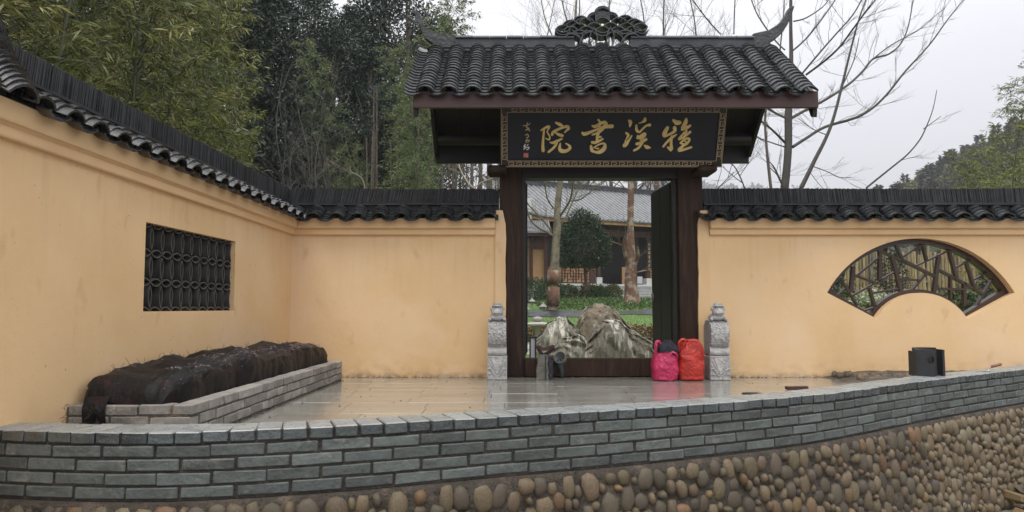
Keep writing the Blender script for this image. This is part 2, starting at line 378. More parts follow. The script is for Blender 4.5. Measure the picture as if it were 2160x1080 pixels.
 hallbeam = mat('hall_eave_board', (0.50,0.27,0.11), (0.36,0.19,0.08), 3, 0.6),
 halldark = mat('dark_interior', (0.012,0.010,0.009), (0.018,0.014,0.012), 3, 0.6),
 hallpanel = mat('hall_panel_plaster', (0.62,0.36,0.20), (0.5,0.29,0.16), 2, 0.8),
 concrete = mat('pale_concrete', (0.36,0.36,0.36), (0.26,0.26,0.26), 4, 0.7, bump=0.3, bscale=30),
 lantern = mat('lantern_stone', (0.42,0.41,0.38), (0.30,0.29,0.27), 9, 0.8, bump=0.4, bscale=40),
 groundnet = mat('black_ground_net', (0.030,0.032,0.036), (0.016,0.017,0.02), 6, 0.35, bump=0.8, bscale=30),
 whiteleaf = mat('pale_variegated_leaf', (0.5,0.52,0.4), (0.25,0.32,0.15), 8, 0.5, island=0.4),
 litpanel = mat('opal_lamp_panel', (0.62,0.62,0.66), (0.55,0.55,0.6), 4, 0.4),
 umber = mat('umber_cloth', (0.05,0.022,0.016), (0.03,0.014,0.012), 9, 0.8, bump=0.6, bscale=40),
)

def weather(m, dirt=(0.30,0.205,0.12), streak=(0.40,0.28,0.16)):
    """splash dirt along the foot, rain streaks under the coping, pale repair patches; all fixed to the wall itself"""
    N, Lk = m.node_tree.nodes, m.node_tree.links; bs = N['Principled BSDF']
    src = bs.inputs['Base Color'].links[0].from_socket
    tc = N.new('ShaderNodeTexCoord'); sep = N.new('ShaderNodeSeparateXYZ'); Lk.new(tc.outputs['Object'], sep.inputs[0])
    def noise(scale, st, det=5):
        mp = N.new('ShaderNodeMapping'); mp.inputs['Scale'].default_value = st; Lk.new(tc.outputs['Object'], mp.inputs[0])
        q = N.new('ShaderNodeTexNoise'); q.inputs['Scale'].default_value = scale; q.inputs['Detail'].default_value = det; Lk.new(mp.outputs[0], q.inputs['Vector']); return q.outputs['Fac']
    def rng_(v, a, b, c, d):
        q = N.new('ShaderNodeMapRange'); q.inputs['From Min'].default_value = a; q.inputs['From Max'].default_value = b; q.inputs['To Min'].default_value = c; q.inputs['To Max'].default_value = d
        Lk.new(v, q.inputs['Value']); return q.outputs[0]
    def mul(a, b):
        q = N.new('ShaderNodeMath'); q.operation = 'MULTIPLY'; Lk.new(a, q.inputs[0]); Lk.new(b, q.inputs[1]); return q.outputs[0]
    def mixc(f, a, c):
        q = N.new('ShaderNodeMix'); q.data_type = 'RGBA'; Lk.new(f, q.inputs['Factor']); Lk.new(a, q.inputs['A']); q.inputs['B'].default_value = (*c, 1); return q.outputs['Result']
    z = sep.outputs['Z']
    base = mul(rng_(z, 0.0, 0.22, 1.0, 0.0), rng_(noise(7, (1,1,1.6)), 0.42, 0.66, 0.0, 0.45)); out = mixc(base, src, dirt)
    low_ = mul(rng_(z, 0.0, 0.06, 0.8, 0.0), rng_(noise(16, (1,1,1)), 0.4, 0.6, 0.1, 1.0)); out = mixc(low_, out, (0.16,0.115,0.075))
    st = mul(rng_(z, 0.75, 1.55, 0.0, 0.15), rng_(noise(2.2, (7,7,0.5), 4), 0.53, 0.72, 0.0, 1.0)); out = mixc(st, out, streak)
    pale = mul(rng_(noise(0.9, (1,1,1), 2), 0.56, 0.60, 0.0, 0.35), rng_(noise(3.0, (1,1,1), 3), 0.3, 0.6, 0.3, 1.0)); out = mixc(pale, out, (0.80,0.60,0.40))
    stn = rng_(noise(5.5, (1,1,0.6), 6), 0.63, 0.72, 0.0, 0.32); out = mixc(stn, out, (0.48,0.30,0.15))
    pit = rng_(noise(46, (1,1,1), 2), 0.735, 0.755, 0.0, 0.7); out = mixc(pit, out, (0.22,0.15,0.09))
    Lk.new(out, bs.inputs['Base Color'])
weather(M['plaster'])

# ------------------------------------------------------------------ ground, roads, terrain (setting)
CAP_Z = 0.165
EDGE_PX = [(0,907),(123,911.5),(225,912.5),(334,913),(440,910.5),(563,907),(672,900.5),(760,896),(836,892),(988,884),(1110,875),(1253,867),(1350,862),
           (1486,853),(1616,842),(1700,834),(1765,828),(1881,811.5),(1943,803.5),(2015,795),(2097,785.5),(2160,779)]
ep = [G(px, py, CAP_Z) for px, py in EDGE_PX]
d0 = (ep[0]-ep[2]).normalized(); d1 = (ep[-1]-ep[-3]).normalized()
ep = [ep[0]+d0*0.7+Vector((0,0.12,0)), ep[0]+d0*0.35+Vector((0,0.04,0))] + ep[::2] + [ep[-1]+d1*0.5, ep[-1]+d1*1.2+Vector((0,0.1,0))]
fine = spline(ep, 8)
# smooth a little and parametrise by arc length
for _ in range(20):
    fine = [fine[0]] + [(fine[i-1]+fine[i]*2+fine[i+1])/4 for i in range(1, len(fine)-1)] + [fine[-1]]
acc = [0.0]
for i in range(1, len(fine)): acc.append(acc[-1]+(fine[i]-fine[i-1]).length)
PATH_L = acc[-1]
def path(s):
    s = max(0, min(PATH_L-1e-6, s)); i = int(np.searchsorted(acc, s, side='right'))-1; i = min(i, len(fine)-2)
    t = (s-acc[i])/(acc[i+1]-acc[i]); p = fine[i].lerp(fine[i+1], t)
    a = fine[max(i-2,0)]; b = fine[min(i+3,len(fine)-1)]
    d = (b-a); d.z = 0; d.normalize(); n = Vector((d.y, -d.x, 0))      # n points out, towards the camera
    return Vector((p.x, p.y, 0)), d, n

def sheet(name, x0, x1, y0, y1, nx, ny, hf, m, kind='structure', smooth=True):
    b = MB()
    for j in range(ny+1):
        for i in range(nx+1):
            x = x0+(x1-x0)*i/nx; y = y0+(y1-y0)*j/ny; b.v.append((x, y, hf(x, y)))
    for j in range(ny):
        for i in range(nx):
            a = j*(nx+1)+i; b.f.append((a, a+1, a+nx+2, a+nx+1))
    return b.build(name, m, smooth=smooth, fix=False, kind=kind)

bz = MB(); bz.box(-930, 1030, -55, 1100, -1.9, -1.15)
bz.build('ground', M['farsoil'], kind='structure')
sheet('road', -12, 14, -20, 7.2, 60, 60, lambda x, y: -1.0+0.015*fbm((x,y,0), 0.8), M['road'])
# forecourt body under the slabs
b = MB(); poly = []
for i in range(0, 61):
    p, d, n = path(0.5+(PATH_L-1.0)*i/60); q = p - n*0.20; poly.append((q.x, q.y))
poly += [(6.4, 8.05), (-2.6, 8.05)]
b.prism(poly, a=-1.1, b=-0.03, mapf=lambda u, v, w: Vector((u, v, w)))
b.build('forecourt', M['cement'], kind='structure')
forecourt = bpy.data.objects['forecourt']
def inside_court(x, y, mg=0.0):
    if y > 7.99: return False
    best = None
    for i in range(0, 121):
        p, d, n = path(PATH_L*i/120)
        q = Vector((x, y, 0)) - p
        if best is None or q.length < best[0]: best = (q.length, -q.dot(n))
    return best[1] > 0.235+mg
sm = {}
slab_y = [7.985-0.30*k for k in range(16)]
for j in range(15):
    y1, y0 = slab_y[j], slab_y[j+1]
    x = -1.78 - R.uniform(0, 0.55)
    while x < 3.62:
        x1 = x+0.5985
        cxs, cys = (x+x1)/2, (y0+y1)/2
        right = 3.62 if j > 1 else 3.25+0.2*j
        if all(inside_court(cxs+a_, cys+b_, 0.01) for a_ in (-0.3,0.3) for b_ in (-0.14,0.14)) and x1 < right+0.4 and x > -2.35:
            key = R.randrange(3)
            if key not in sm:
                q = MB(); q.cbox(0.5965, 0.2985, 0.05, 0.0012, 0.0); sm[key] = q.mesh('paving_slab')
            link('paving_slab', sm[key], M['slab'], forecourt, T(cxs, cys, -0.025+R.uniform(-0.0006,0.0006)) @ Matrix.Rotation(R.uniform(-0.001,0.001),4,'X') @ Matrix.Rotation(R.uniform(-0.0008,0.0008),4,'Y'))
        x = x1+0.0015
# garden terrain behind the walls
def gz(x, y):
    ks = [(8.0,0.0),(8.4,0.03),(11,0.06),(14,0.22),(22,0.66),(26,0.92),(32,1.12),(40,1.2),(60,1.4),(140,4.0),(400,9.0)]
    z = ks[-1][1]
    for (a, za), (b_, zb) in zip(ks, ks[1:]):
        if y <= b_:
            t = max(0, min(1, (y-a)/(b_-a))); z = za+(zb-za)*t; break
    return z + 0.03*fbm((x, y, 1.3), 0.35)*min(1, max(0, (y-11)/5))
sheet('garden_ground', -60, 90, 8.3, 48, 150, 60, gz, M['lawnsoil'])
sheet('far_ground', -900, 1000, 47.5, 1050, 90, 70, lambda x, y: gz(0, y)-0.1+1.5*max(0, (y-60)/100)*abs(fbm((x,y,2),0.02)), M['farsoil'])
sheet('grove_ground', -60, -2.7, -6, 8.4, 40, 12, lambda x, y: 0.0+0.04*fbm((x,y,4),0.5), M['soil'])
# hill at the right and the far ridge line in the mist
def hillf(x, y):
    c = max(0, min(29, 13.0+(x-61)*(0.52 if x > 61 else 1.2))) + 3*fbm((x,y,7),0.06)
    return max(0, c*math.exp(-(((y-118)/42.0)**2))) + 2.0 + 1.2*fbm((x,y,3),0.05)
sheet('hill', 20, 190, 62, 190, 70, 50, hillf, M['farsoil'])
def ridgef(x, y):
    c = 118 + 24*math.sin(x*0.006+1.0) + 16*fbm((x,0,8),0.006)
    return c*math.exp(-(((y-900)/120.0)**2)) + 6
sheet('misty_ridge', -600, 1000, 700, 1080, 110, 16, ridgef, M['farsoil'])

# ------------------------------------------------------------------ roof tile pieces
def tile_mesh(name, cover, wid=0.088, sag=0.050, th=0.012, ln=0.19, segs=7, rj=0.0, rnd=R):
    r = (wid*wid+sag*sag)/(2*sag); am = math.asin(min(1, wid/r))
    b = MB(); o, i_ = [], []
    for y in (0, 1):
        for k in range(segs+1):
            a = -am+2*am*k/segs; w = 1.0 if y == 0 else 0.94
            jr = rnd.uniform(-rj, rj)
            if cover: P = (math.sin(a)*r*w, y*ln, (math.cos(a)-math.cos(am))*r+jr); Q = (math.sin(a)*(r-th)*w, y*ln, (math.cos(a)*(r-th)-math.cos(am)*r)+jr)
            else:     P = (math.sin(a)*r*w, y*ln, (1-math.cos(a))*r-th+jr); Q = (math.sin(a)*(r-th)*w, y*ln, r-th-math.cos(a)*(r-th)+0.0+jr)
            o.append(P); i_.append(Q)
    n = segs+1; b.v = o+i_; m = 2*n
    for k in range(segs):
        b.f.append((k, k+1, n+k+1, n+k)); b.f.append((m+k, m+n+k, m+n+k+1, m+k+1)); b.f.append((k, m+k, m+k+1, k+1))
    b.f.append((0, n, m+n, m)); b.f.append((segs, m+segs, m+n+segs, n+segs))
    return b.mesh(name, smooth=35)
COVER = [tile_mesh('cover_tile', True, rj=0.0012) for _ in range(5)]
PAN = [tile_mesh('pan_tile', False, wid=0.092, sag=0.034, rj=0.001) for _ in range(4)]

def tile_field(parent, P0, u, upv, nv, ncol, rows, pitch, e, jit=1.0, half_start=True, extra_front=True):
    """P0: eave corner; u along the eave, upv up the slope, nv normal"""
    d = math.asin(min(0.5, 0.013/e)); 
    x = upv.cross(nv)
    sgn = 1 if x.dot(u) > 0 else -1
    for c in range(ncol):
        ox = R.uniform(-0.006, 0.006)*jit
        for k in range(rows):
            ang = -d + R.uniform(-0.02, 0.02)*jit
            y = upv*math.cos(ang)+nv*math.sin(ang); z = nv*math.cos(ang)-upv*math.sin(ang)
            pos = P0 + u*(pitch*(c+0.5)+ox+R.uniform(-0.003,0.003)*jit) + upv*(e*k+R.uniform(-0.004,0.004)*jit) + nv*(0.062)
            if k == 0 and extra_front: pos = pos + nv*0.002
            xx = y.cross(z); rz = R.uniform(-0.03,0.03)*jit
            Mx = frame(pos, xx, y, z) @ Matrix.Rotation(rz, 4, 'Z')
            link('cover_tile', R.choice(COVER), M['tile'], parent, Mx)
        if c > 0 or half_start:
            for k in range(rows):
                ang = -d
                y = upv*math.cos(ang)+nv*math.sin(ang); z = nv*math.cos(ang)-upv*math.sin(ang)
                pos = P0 + u*(pitch*c+R.uniform(-0.004,0.004)*jit) + upv*(e*k-0.012+R.uniform(-0.004,0.004)*jit) + nv*(0.030)
                link('pan_tile', R.choice(PAN), M['tile'], parent, frame(pos, y.cross(z), y, z))

ZV = Vector((0,0,1))
def coping(parent, O, u, n, L, zup=0.0, ends=(True, True), thick=0.30, lean=0.10):
    """wall coping: tiles in front, tiles-on-edge ridge; O on the wall's front face at z=0, u along, n outwards, grade zup per metre"""
    ug = (u + ZV*zup).normalized()
    A = math.radians(33)
    zp = ZV
    P0 = O + n*0.135 + ZV*1.655
    upv = (-n*math.cos(A)+zp*math.sin(A)).normalized(); nv = ug.cross(upv).normalized()
    if nv.z < 0: nv = -nv
    upv = nv.cross(ug).normalized()
    if upv.z < 0: upv = -upv
    ncol = int(round(L/0.236)); pitch = L/ncol
    tile_field(parent, P0, ug, upv, nv, ncol, 4, pitch, 0.054)
    def f(a, b_, c): return O + ug*a + n*b_ + ZV*c
    def strip(a0, a1, b0, b1, c0, c1, q):
        vs = [f(a0,b0,c0),f(a1,b0,c0),f(a1,b1,c0),f(a0,b1,c0),f(a0,b0,c1),f(a1,b0,c1),f(a1,b1,c1),f(a0,b1,c1)]
        q.add(vs, [(0,3,2,1),(4,5,6,7),(0,1,5,4),(1,2,6,5),(2,3,7,6),(3,0,4,7)])
    # bedding under the tiles, sloped both ways
    q = MB(); prof = [(0.075,1.70),(0.075,1.715),(-0.05,1.80),(-0.05,1.86),(-0.25,1.86),(-0.25,1.80),(-thick-0.10,1.665),(-thick-0.10,1.63)]
    q.prism([(a, c) for a, c in prof], a=0, b=L, mapf=lambda a, c, w: f(w, a, c))
    q.build('tile_bed', M['ridge'], parent)
    # back slope as one corrugated course (never seen from the front)
    q = MB(); m = ncol*8
    for i in range(m+1):
        h = 0.05*abs(math.sin(math.pi*i/8.0)); a = L*i/m
        q.v.append(tuple(f(a, -0.24, 1.86+h))); q.v.append(tuple(f(a, -thick-0.14, 1.68+h)))
        q.v.append(tuple(f(a, -thick-0.14, 1.66+h)))
        q.v.append(tuple(f(a, -0.24, 1.84+h)))
    for i in range(m):
        a = 4*i
        q.f += [(a, a+1, a+5, a+4), (a+1, a+2, a+6, a+5), (a+3, a+7, a+6, a+2)]
    q.build('back_tiles', M['tile'], parent, kind='stuff')
    # two thin flat courses under the ridge
    q = MB(); aa = 0.0
    while aa < L:
        w = min(R.uniform(0.28, 0.42), L-aa)
        strip(aa+0.002, aa+w-0.002, -0.05+R.uniform(-0.004,0.004)+0.045, -0.25, 1.862, 1.874, q)
        aa += w
    aa = -0.1
    while aa < L:
        w = min(R.uniform(0.3, 0.42), L-aa)
        strip(max(0,aa)+0.002, aa+w-0.002, -0.05+R.uniform(-0.004,0.004)+0.028, -0.25, 1.876, 1.889, q)
        aa += w
    q.build('ridge_course', M['ridge'], parent)
    # ridge of tiles stood on edge
    q = MB(); a = 0.004; ph = R.uniform(0, 9)
    while a < L-0.012:
        w = 0.0108+R.uniform(-0.001, 0.001)
        h = 0.160+0.004*math.sin(a*2.1+ph)+R.uniform(-0.004,0.004); ln = lean*(0.6+0.5*math.sin(a*0.9+ph)) + R.uniform(-0.02,0.02)
        y0 = -0.055+R.uniform(-0.006,0.006); y1 = -0.215
        sh = h*ln
        vs = [f(a,y0,1.890),f(a+w,y0,1.890),f(a+w,y1,1.890),f(a,y1,1.890),f(a+sh,y0,1.890+h),f(a+sh+w,y0,1.890+h),f(a+sh+w,y1,1.890+h),f(a+sh,y1,1.890+h)]
        q.add(vs, [(0,3,2,1),(4,5,6,7),(0,1,5,4),(1,2,6,5),(2,3,7,6),(3,0,4,7)])
        a += w+0.0035
    q.build('upright_ridge_tiles', M['ridge'], parent, kind='stuff', fix=False)

def cornice(parent, O, u, n, a0, a1, zup=0.0, m0=0.0, m1=0.0):
    ug = u + ZV*zup
    def f(a, b_, c): return O + ug*a + n*b_ + ZV*c
    def ext(name, prof):
        q = MB(); k = len(prof)
        for (b_, c) in prof: q.v.append(tuple(f(a0+m0*b_, b_, c)))
        for (b_, c) in prof: q.v.append(tuple(f(a1-m1*b_, b_, c)))
        for i in range(k): q.f.append((i, (i+1)%k, (i+1)%k+k, i+k))
        q.f.append(tuple(range(k))); q.f.append(tuple(reversed(range(k, 2*k))))
        q.build(name, M['cornice'], parent)
    ext('cornice', [(-0.001,1.6),(0.075,1.6),(0.080,1.61),(0.084,1.66),(0.084,1.705),(-0.001,1.715)])
    ext('cornice', [(-0.001,1.532),(0.036,1.532),(0.041,1.54),(0.043,1.585),(0.072,1.598),(-0.001,1.598)])

# ------------------------------------------------------------------ left garden wall with the tile lattice window
LO = Vector((-2.39, 8.0, 0)); LU = Vector((-0.03, -1.0, 0)).normalized(); LN = Vector((1.0, -0.03, 0)).normalized()
def lw(s, n, z): return LO + LU*s + LN*n + ZV*z
def lpix(px, py):       # (s, z) on the left wall's face
    a, y, z = ray(px, py)
    t = (LO.x - 0.03*LO.y)/(a - 0.03*y)   # X = LO.x - 0.03*(8-Y)
    p = Vector((a*t, y*t, EYE+z*t)); return ((p-LO).dot(LU), p.z)
w00, w01, w10, w11 = lpix(303,657), lpix(307,468), lpix(490,655), lpix(500,510)
ws1 = (w00[0]+w01[0])/2; ws0 = (w10[0]+w11[0])/2
wz0 = (w00[1]+w10[1])/2; wz1 = (w01[1]+w11[1])/2
LW_L = 5.3
lwall = thing('garden_wall', 'ochre plaster wall running along the left with a tile lattice window', 'wall', lw(2.6, -0.15, 0))
b = MB()
b.prism([(0,-1.1),(LW_L,-1.1),(LW_L,1.64+0.012*LW_L),(0,1.64)], holes=[[(ws0,wz0),(ws0,wz1),(ws1,wz1),(ws1,wz0)]], a=-0.30, b=0.0, mapf=lambda s, z, w: lw(s, w, z))
b.build('plaster_face', M['plaster'], lwall)
cornice(lwall, LO, LU, LN, 0.0, LW_L, zup=0.012, m0=1.0)
coping(lwall, LO-LU*0.12, LU, LN, LW_L-0.73, zup=0.012, lean=-0.14)
# window: grid of curved tiles set on edge
win = link('lattice_window', None, None, lwall, T(*lw((ws0+ws1)/2, -0.15, wz0)))
ncell = 10; cw = (ws1-ws0)/ncell; ch = (wz1-wz0)/3.0
def thin_arc(wd, sag, dep=0.12, th=0.009, segs=8):
    r = ((wd/2)**2+sag*sag)/(2*sag); am = math.asin(min(1.0, wd/2/r)); q = MB()
    for y in (0, dep):
        for rr in (r, r-th):
            for k in range(segs+1):
                a = -am+2*am*k/segs
                q.v.append((math.sin(a)*rr, y, math.cos(a)*rr-math.cos(am)*r))
    n = segs+1
    for k in range(segs):
        q.f += [(k,k+1,n+k+1,n+k), (2*n+k,3*n+k,3*n+k+1,2*n+k+1), (k,2*n+k,2*n+k+1,k+1), (n+k,n+k+1,3*n+k+1,3*n+k)]
    return q.mesh('lattice_tile', smooth=35)
sideM = thin_arc(ch*0.80, 0.022*1.1); capM = thin_arc(cw*1.0, 0.028); 
# local frame of the window: x = -s (to the right in the photo), y = into the wall, z up
xr = -LU; yin = -LN
def wmat(s, z, ang): return frame(lw(s, -0.035, z), xr, yin, ZV) @ Matrix.Rotation(ang, 4, 'Y')
for r_ in range(4):
    zc = wz0 + ch*r_
    for c in range(ncell):
        s = ws0+cw*(c+0.5)
        if r_ < 3: link('lattice_tile', capM, M['lattile'], win, wmat(s, zc+0.002+(0.004 if r_ == 0 else 0), 0))
        if r_ > 0: link('lattice_tile', capM, M['lattile'], win, wmat(s, zc-0.002, math.pi))
for r_ in range(3):
    zc = wz0+ch*(r_+0.5)
    for c in range(ncell+1):
        s = ws0+cw*c
        if c > 0: link('lattice_tile', sideM, M['lattile'], win, wmat(s-0.002, zc, math.pi/2))
        if c < ncell: link('lattice_tile', sideM, M['lattile'], win, wmat(s+0.002, zc, -math.pi/2))
q = MB(); p = [lw(ws0-0.01,-0.28,wz0-0.01), lw(ws1+0.01,-0.28,wz0-0.01), lw(ws1+0.01,-0.28,wz1+0.01), lw(ws0-0.01,-0.28,wz1+0.01)]
p2 = [v - LN*0.015 for v in p]
q.add(p+p2, [(0,1,2,3),(7,6,5,4),(0,4,5,1),(1,5,6,2),(2,6,7,3),(3,7,4,0)])
q.build('window_backing', M['black'], win)
# coping end: columns of cover tiles stepping down over the wall's near end
for k in range(17):
    s0 = LW_L-0.86; t = k/16.0
    for off in (0.05, 0.31):
        bc = lw(s0+off+R.uniform(-.004,.004), -0.02+0.13*t+0.06*t*t+R.uniform(-.004,.004), 2.085-0.0235*k+0.012*s0)
        an = math.radians(8+20*t); up = (-LN*math.cos(an)+ZV*math.sin(an)); nz_ = (LN*math.sin(an)+ZV*math.cos(an))
        link('cover_tile', R.choice(COVER), M['tile'], lwall, frame(bc, up.cross(nz_), up, nz_) @ Matrix.Diagonal((1.25,1.1,1.35,1)))
q = MB()
q.prism([(-0.28,1.70),(0.08,1.70),(-0.01,1.95),(-0.08,2.12),(-0.20,2.12),(-0.28,2.0)], a=LW_L-0.86, b=LW_L, mapf=lambda a, c, w: lw(w, a, c))
q.build('coping_end_core', M['ridge'], lwall)

# ------------------------------------------------------------------ front walls
FX = Vector((1,0,0)); FN = Vector((0,-1,0))
fl = thing('garden_wall', 'short ochre wall panel between the corner and the gate post', 'wall', (-1.2, 8.15, 0))
XA = -0.137
b = MB(); b.box(-2.39, XA-0.002, 8.0, 8.30, -1.1, 1.64)
b.build('plaster_face', M['plaster'], fl)
def wavy_skin(xa, xb, z0, z1, wave_right, y0=7.982, y1=8.017, top_round=True):
    q = MB(); pts = []
    n = 24
    L_, R_ = [], []
    for i in range(n+1):
        z = z0+(z1-z0)*i/n
        wv = 0.012*fbm((0.3 if wave_right else 5.1, 0, z*2.5), 1.3, 3)
        inset = 0.03*max(0, (i-n+2)/2.0) if top_round else 0
        if wave_right: R_.append((xb+wv-inset, z)); L_.append((xa, z))
        else: L_.append((xa+wv+inset, z)); R_.append((xb, z))
    q.prism(L_[::-1][::1]+R_ if False else (L_ + R_[::-1]), a=y0, b=y1, mapf=lambda u, v, w: Vector((u, w, v)))
    return q
wavy_skin(XA-0.045, -0.068, -0.02, 1.80, True).build('plaster_edge', M['plaster'], fl)
cornice(fl, Vector((-2.39, 8.0, 0)), FX, FN, 0.0, 2.39+XA-0.047, m0=1.0)
coping(fl, Vector((-2.46, 8.0, 0)), FX, FN, 2.46+XA-0.01, lean=0.22)

XB = 2.085; FR_END = 6.6
fr_ = thing('garden_wall', 'ochre wall right of the gate pierced by a fan-shaped lattice opening', 'wall', (4.3, 8.15, 0))
fc = U(1947, 730, 8.0); FCX, FCZ = fc.x, fc.z
RO, RI, HA_O, HA_I = 1.165, 0.572, math.radians(60.5), math.radians(59)
def fan(ro, ri, ho, hi, n=28):
    o = [(FCX+ro*math.sin(-ho+2*ho*i/n), FCZ+ro*math.cos(-ho+2*ho*i/n)) for i in range(n+1)]
    i_ = [(FCX+ri*math.sin(hi-2*hi*i/n), FCZ+ri*math.cos(hi-2*hi*i/n)) for i in range(n+1)]
    return o+i_
b = MB(); b.prism([(XB+0.002,-1.1),(FR_END,-1.1),(FR_END,1.64),(XB+0.002,1.64)], holes=[fan(RO,RI,HA_O,HA_I)], a=8.0, b=8.30, mapf=lambda u, v, w: Vector((u, w, v)))
b.build('plaster_face', M['plaster'], fr_)
wavy_skin(2.012, XB+0.05, -0.02, 1.80, False).build('plaster_edge', M['plaster'], fr_)
cornice(fr_, Vector((XB+0.055, 8.0, 0)), FX, FN, 0.0, FR_END-XB-0.055)
coping(fr_, Vector((XB+0.012, 8.0, 0)), FX, FN, FR_END-XB-0.02, lean=-0.12)
# fan frame and its broken-ice lattice
FY0, FY1 = 8.10, 8.165
fo = fan(RO-0.001, RI+0.001, HA_O-0.001, HA_I-0.001); fi = fan(RO-0.05, RI+0.042, HA_O-0.055, HA_I-0.05)
b = MB(); b.prism(fo, holes=[fi], a=FY0-0.01, b=FY1+0.01, mapf=lambda u, v, w: Vector((u, w, v)))
ffr = b.build('fan_frame', M['fanwood'], fr_)
bars = [((175,500),(350,790),26),((310,380),(285,640),44),((325,465),(560,550),26),((350,470),(595,268),20),((603,190),(600,525),40),((585,195),(850,310),30),((845,300),(1195,475),36),
 ((775,140),(850,310),32),((735,270),(835,660),42),((855,262),(1060,125),18),((300,690),(530,560),22),((540,555),(765,425),16),((490,610),(550,810),34),((515,660),(800,612),22),((815,508),(1035,520),24),
 ((1100,445),(940,640),26),((1240,255),(1190,640),42),((985,368),(1375,185),18),((1070,140),(1110,310),30),((1235,405),(1510,550),34),((1505,545),(1720,670),30),((1355,215),(1435,515),36),((1410,388),(1610,285),20),
 ((1535,320),(1635,625),32),((1612,520),(1780,425),18),((1835,485),(1635,820),24),((1205,615),(1505,618),30),((1520,550),(1520,790),36),((120,700),(215,615),16),((400,860),(610,795),22),((1365,470),(1365,720),22)]
for i, ((x1,y1),(x2,y2),w) in enumerate(bars):
    yy = FY0+0.008+0.0011*(i % 7)
    p1 = U(1740+x1/5.143, 490+y1/5.143, 8.12); p2 = U(1740+x2/5.143, 490+y2/5.143, 8.12)
    dd = p2-p1; dd.y = 0; L = dd.length; dd.normalize(); nn = Vector((0,1,0)); up = dd.cross(nn)
    ww = w/5.143/196.7*0.92
    q = MB(); q.cbox(L+0.02, 0.048, ww, 0.003)
    q.build('lattice_bar', M['fanwood'], fr_, Mw=frame(Vector(((p1.x+p2.x)/2, yy+0.024, (p1.z+p2.z)/2)), dd, nn, up))

# ------------------------------------------------------------------ gatehouse
gate = thing('gatehouse', 'roofed timber gate with black name board over a doorway and upturned ridge ends', 'gate', (1.0, 8.1, 0))
GX = 1.007; GW = 3.93; GL, GR = GX-GW/2, GX+GW/2
YE, ZE = 7.06, 2.845            # front eave
YR, ZR = 8.13, 3.66             # ridge base
# posts (hewn logs, slightly wavering)
def post(x0, x1, y0, y1, z0, z1, seed):
    q = MB(); n = 14; m = 4
    for i in range(n+1):
        z = z0+(z1-z0)*i/n
        j = [0.008*fbm((seed+k*3.1, 0, z*0.9), 1.0, 2) for k in range(4)]
        q.v += [(x0+j[0],y0+j[1],z),(x1+j[2],y0+j[1],z),(x1+j[2],y1,z),(x0+j[0],y1,z)]
    for i in range(n):
        for k in range(m):
            a = i*m+k; a2 = i*m+(k+1)%m; q.f.append((a,a2,a2+m,a+m))
    q.f += [(3,2,1,0), tuple(n*m+k for k in range(4))]
    o = q.build('post', M['wood'], gate)
    md = o.modifiers.new('b', 'BEVEL'); md.width = 0.012; md.segments = 2; md.limit_method = 'ANGLE'
    return o
post(-0.137, 0.112, 8.02, 8.27, -0.02, 3.30, 1.0)
post(1.815, 2.085, 8.02, 8.27, -0.02, 3.30, 9.0)
q = MB(); q.box(0.114, 1.813, 8.05, 8.24, 2.165, 2.40); q.build('lintel', M['woodx'], gate)
q = MB(); q.box(-0.13, 2.08, 8.10, 8.16, 2.402, 3.28); q.build('transom_panel', M['woodx'], gate)
q = MB(); q.cbox(1.66, 0.10, 0.20, 0.008, M=T(0.965, 8.10, 0.10)); q.build('threshold', M['wood'], gate)
q = MB(); q.box(0.114, 0.145, 8.10, 8.20, 0.0, 2.163); q.build('door_jamb', M['black'], gate)
q = MB(); q.box(1.775, 1.813, 8.10, 8.20, 0.0, 2.163); q.build('door_jamb', M['woodx'], gate)
for x in (-0.16, 2.06):
    q = MB(); q.cbox(0.20, 0.36, 0.075, 0.02, M=T(x, 7.86, 2.205)); q.build('bracket', M['wood'], gate)
def door_leaf(hx, hy, ex, ey, ring):
    d = Vector((ex-hx, ey-hy, 0)); L = d.length; d.normalize(); n = Vector((-d.y, d.x, 0))
    o = MB(); o.cbox(L, 0.045, 1.93, 0.004)
    Mx = frame(Vector(((hx+ex)/2, (hy+ey)/2, 1.19)), d, n, ZV)
    leaf = o.build('door_leaf', M['woodx'], gate, Mw=Mx)
    for k in range(2):     # broad planks proud of the leaf
        for sgn in (-1, 1):
            q = MB(); q.cbox(L/2-0.012, 0.012, 1.88, 0.003)
            q.build('door_plank', M['woodx'], leaf, Mw=Mx @ T(-L/2+L/2*(k+0.5), sgn*0.0285, 0))
    q = MB()
    pts = [Vector((L/2-0.07+0.035*math.sin(a), -ring*0.047, -0.28-0.035+0.045*math.cos(a))) for a in [2*math.pi*i/14 for i in range(15)]]
    q.tube([Mx @ p for p in pts], 0.006, 6, caps=False)
    q.build('door_ring', M['steel'], leaf)
door_leaf(1.80, 8.24, 1.74, 9.03, -1)
door_leaf(0.14, 8.24, 0.085, 9.06, 1)
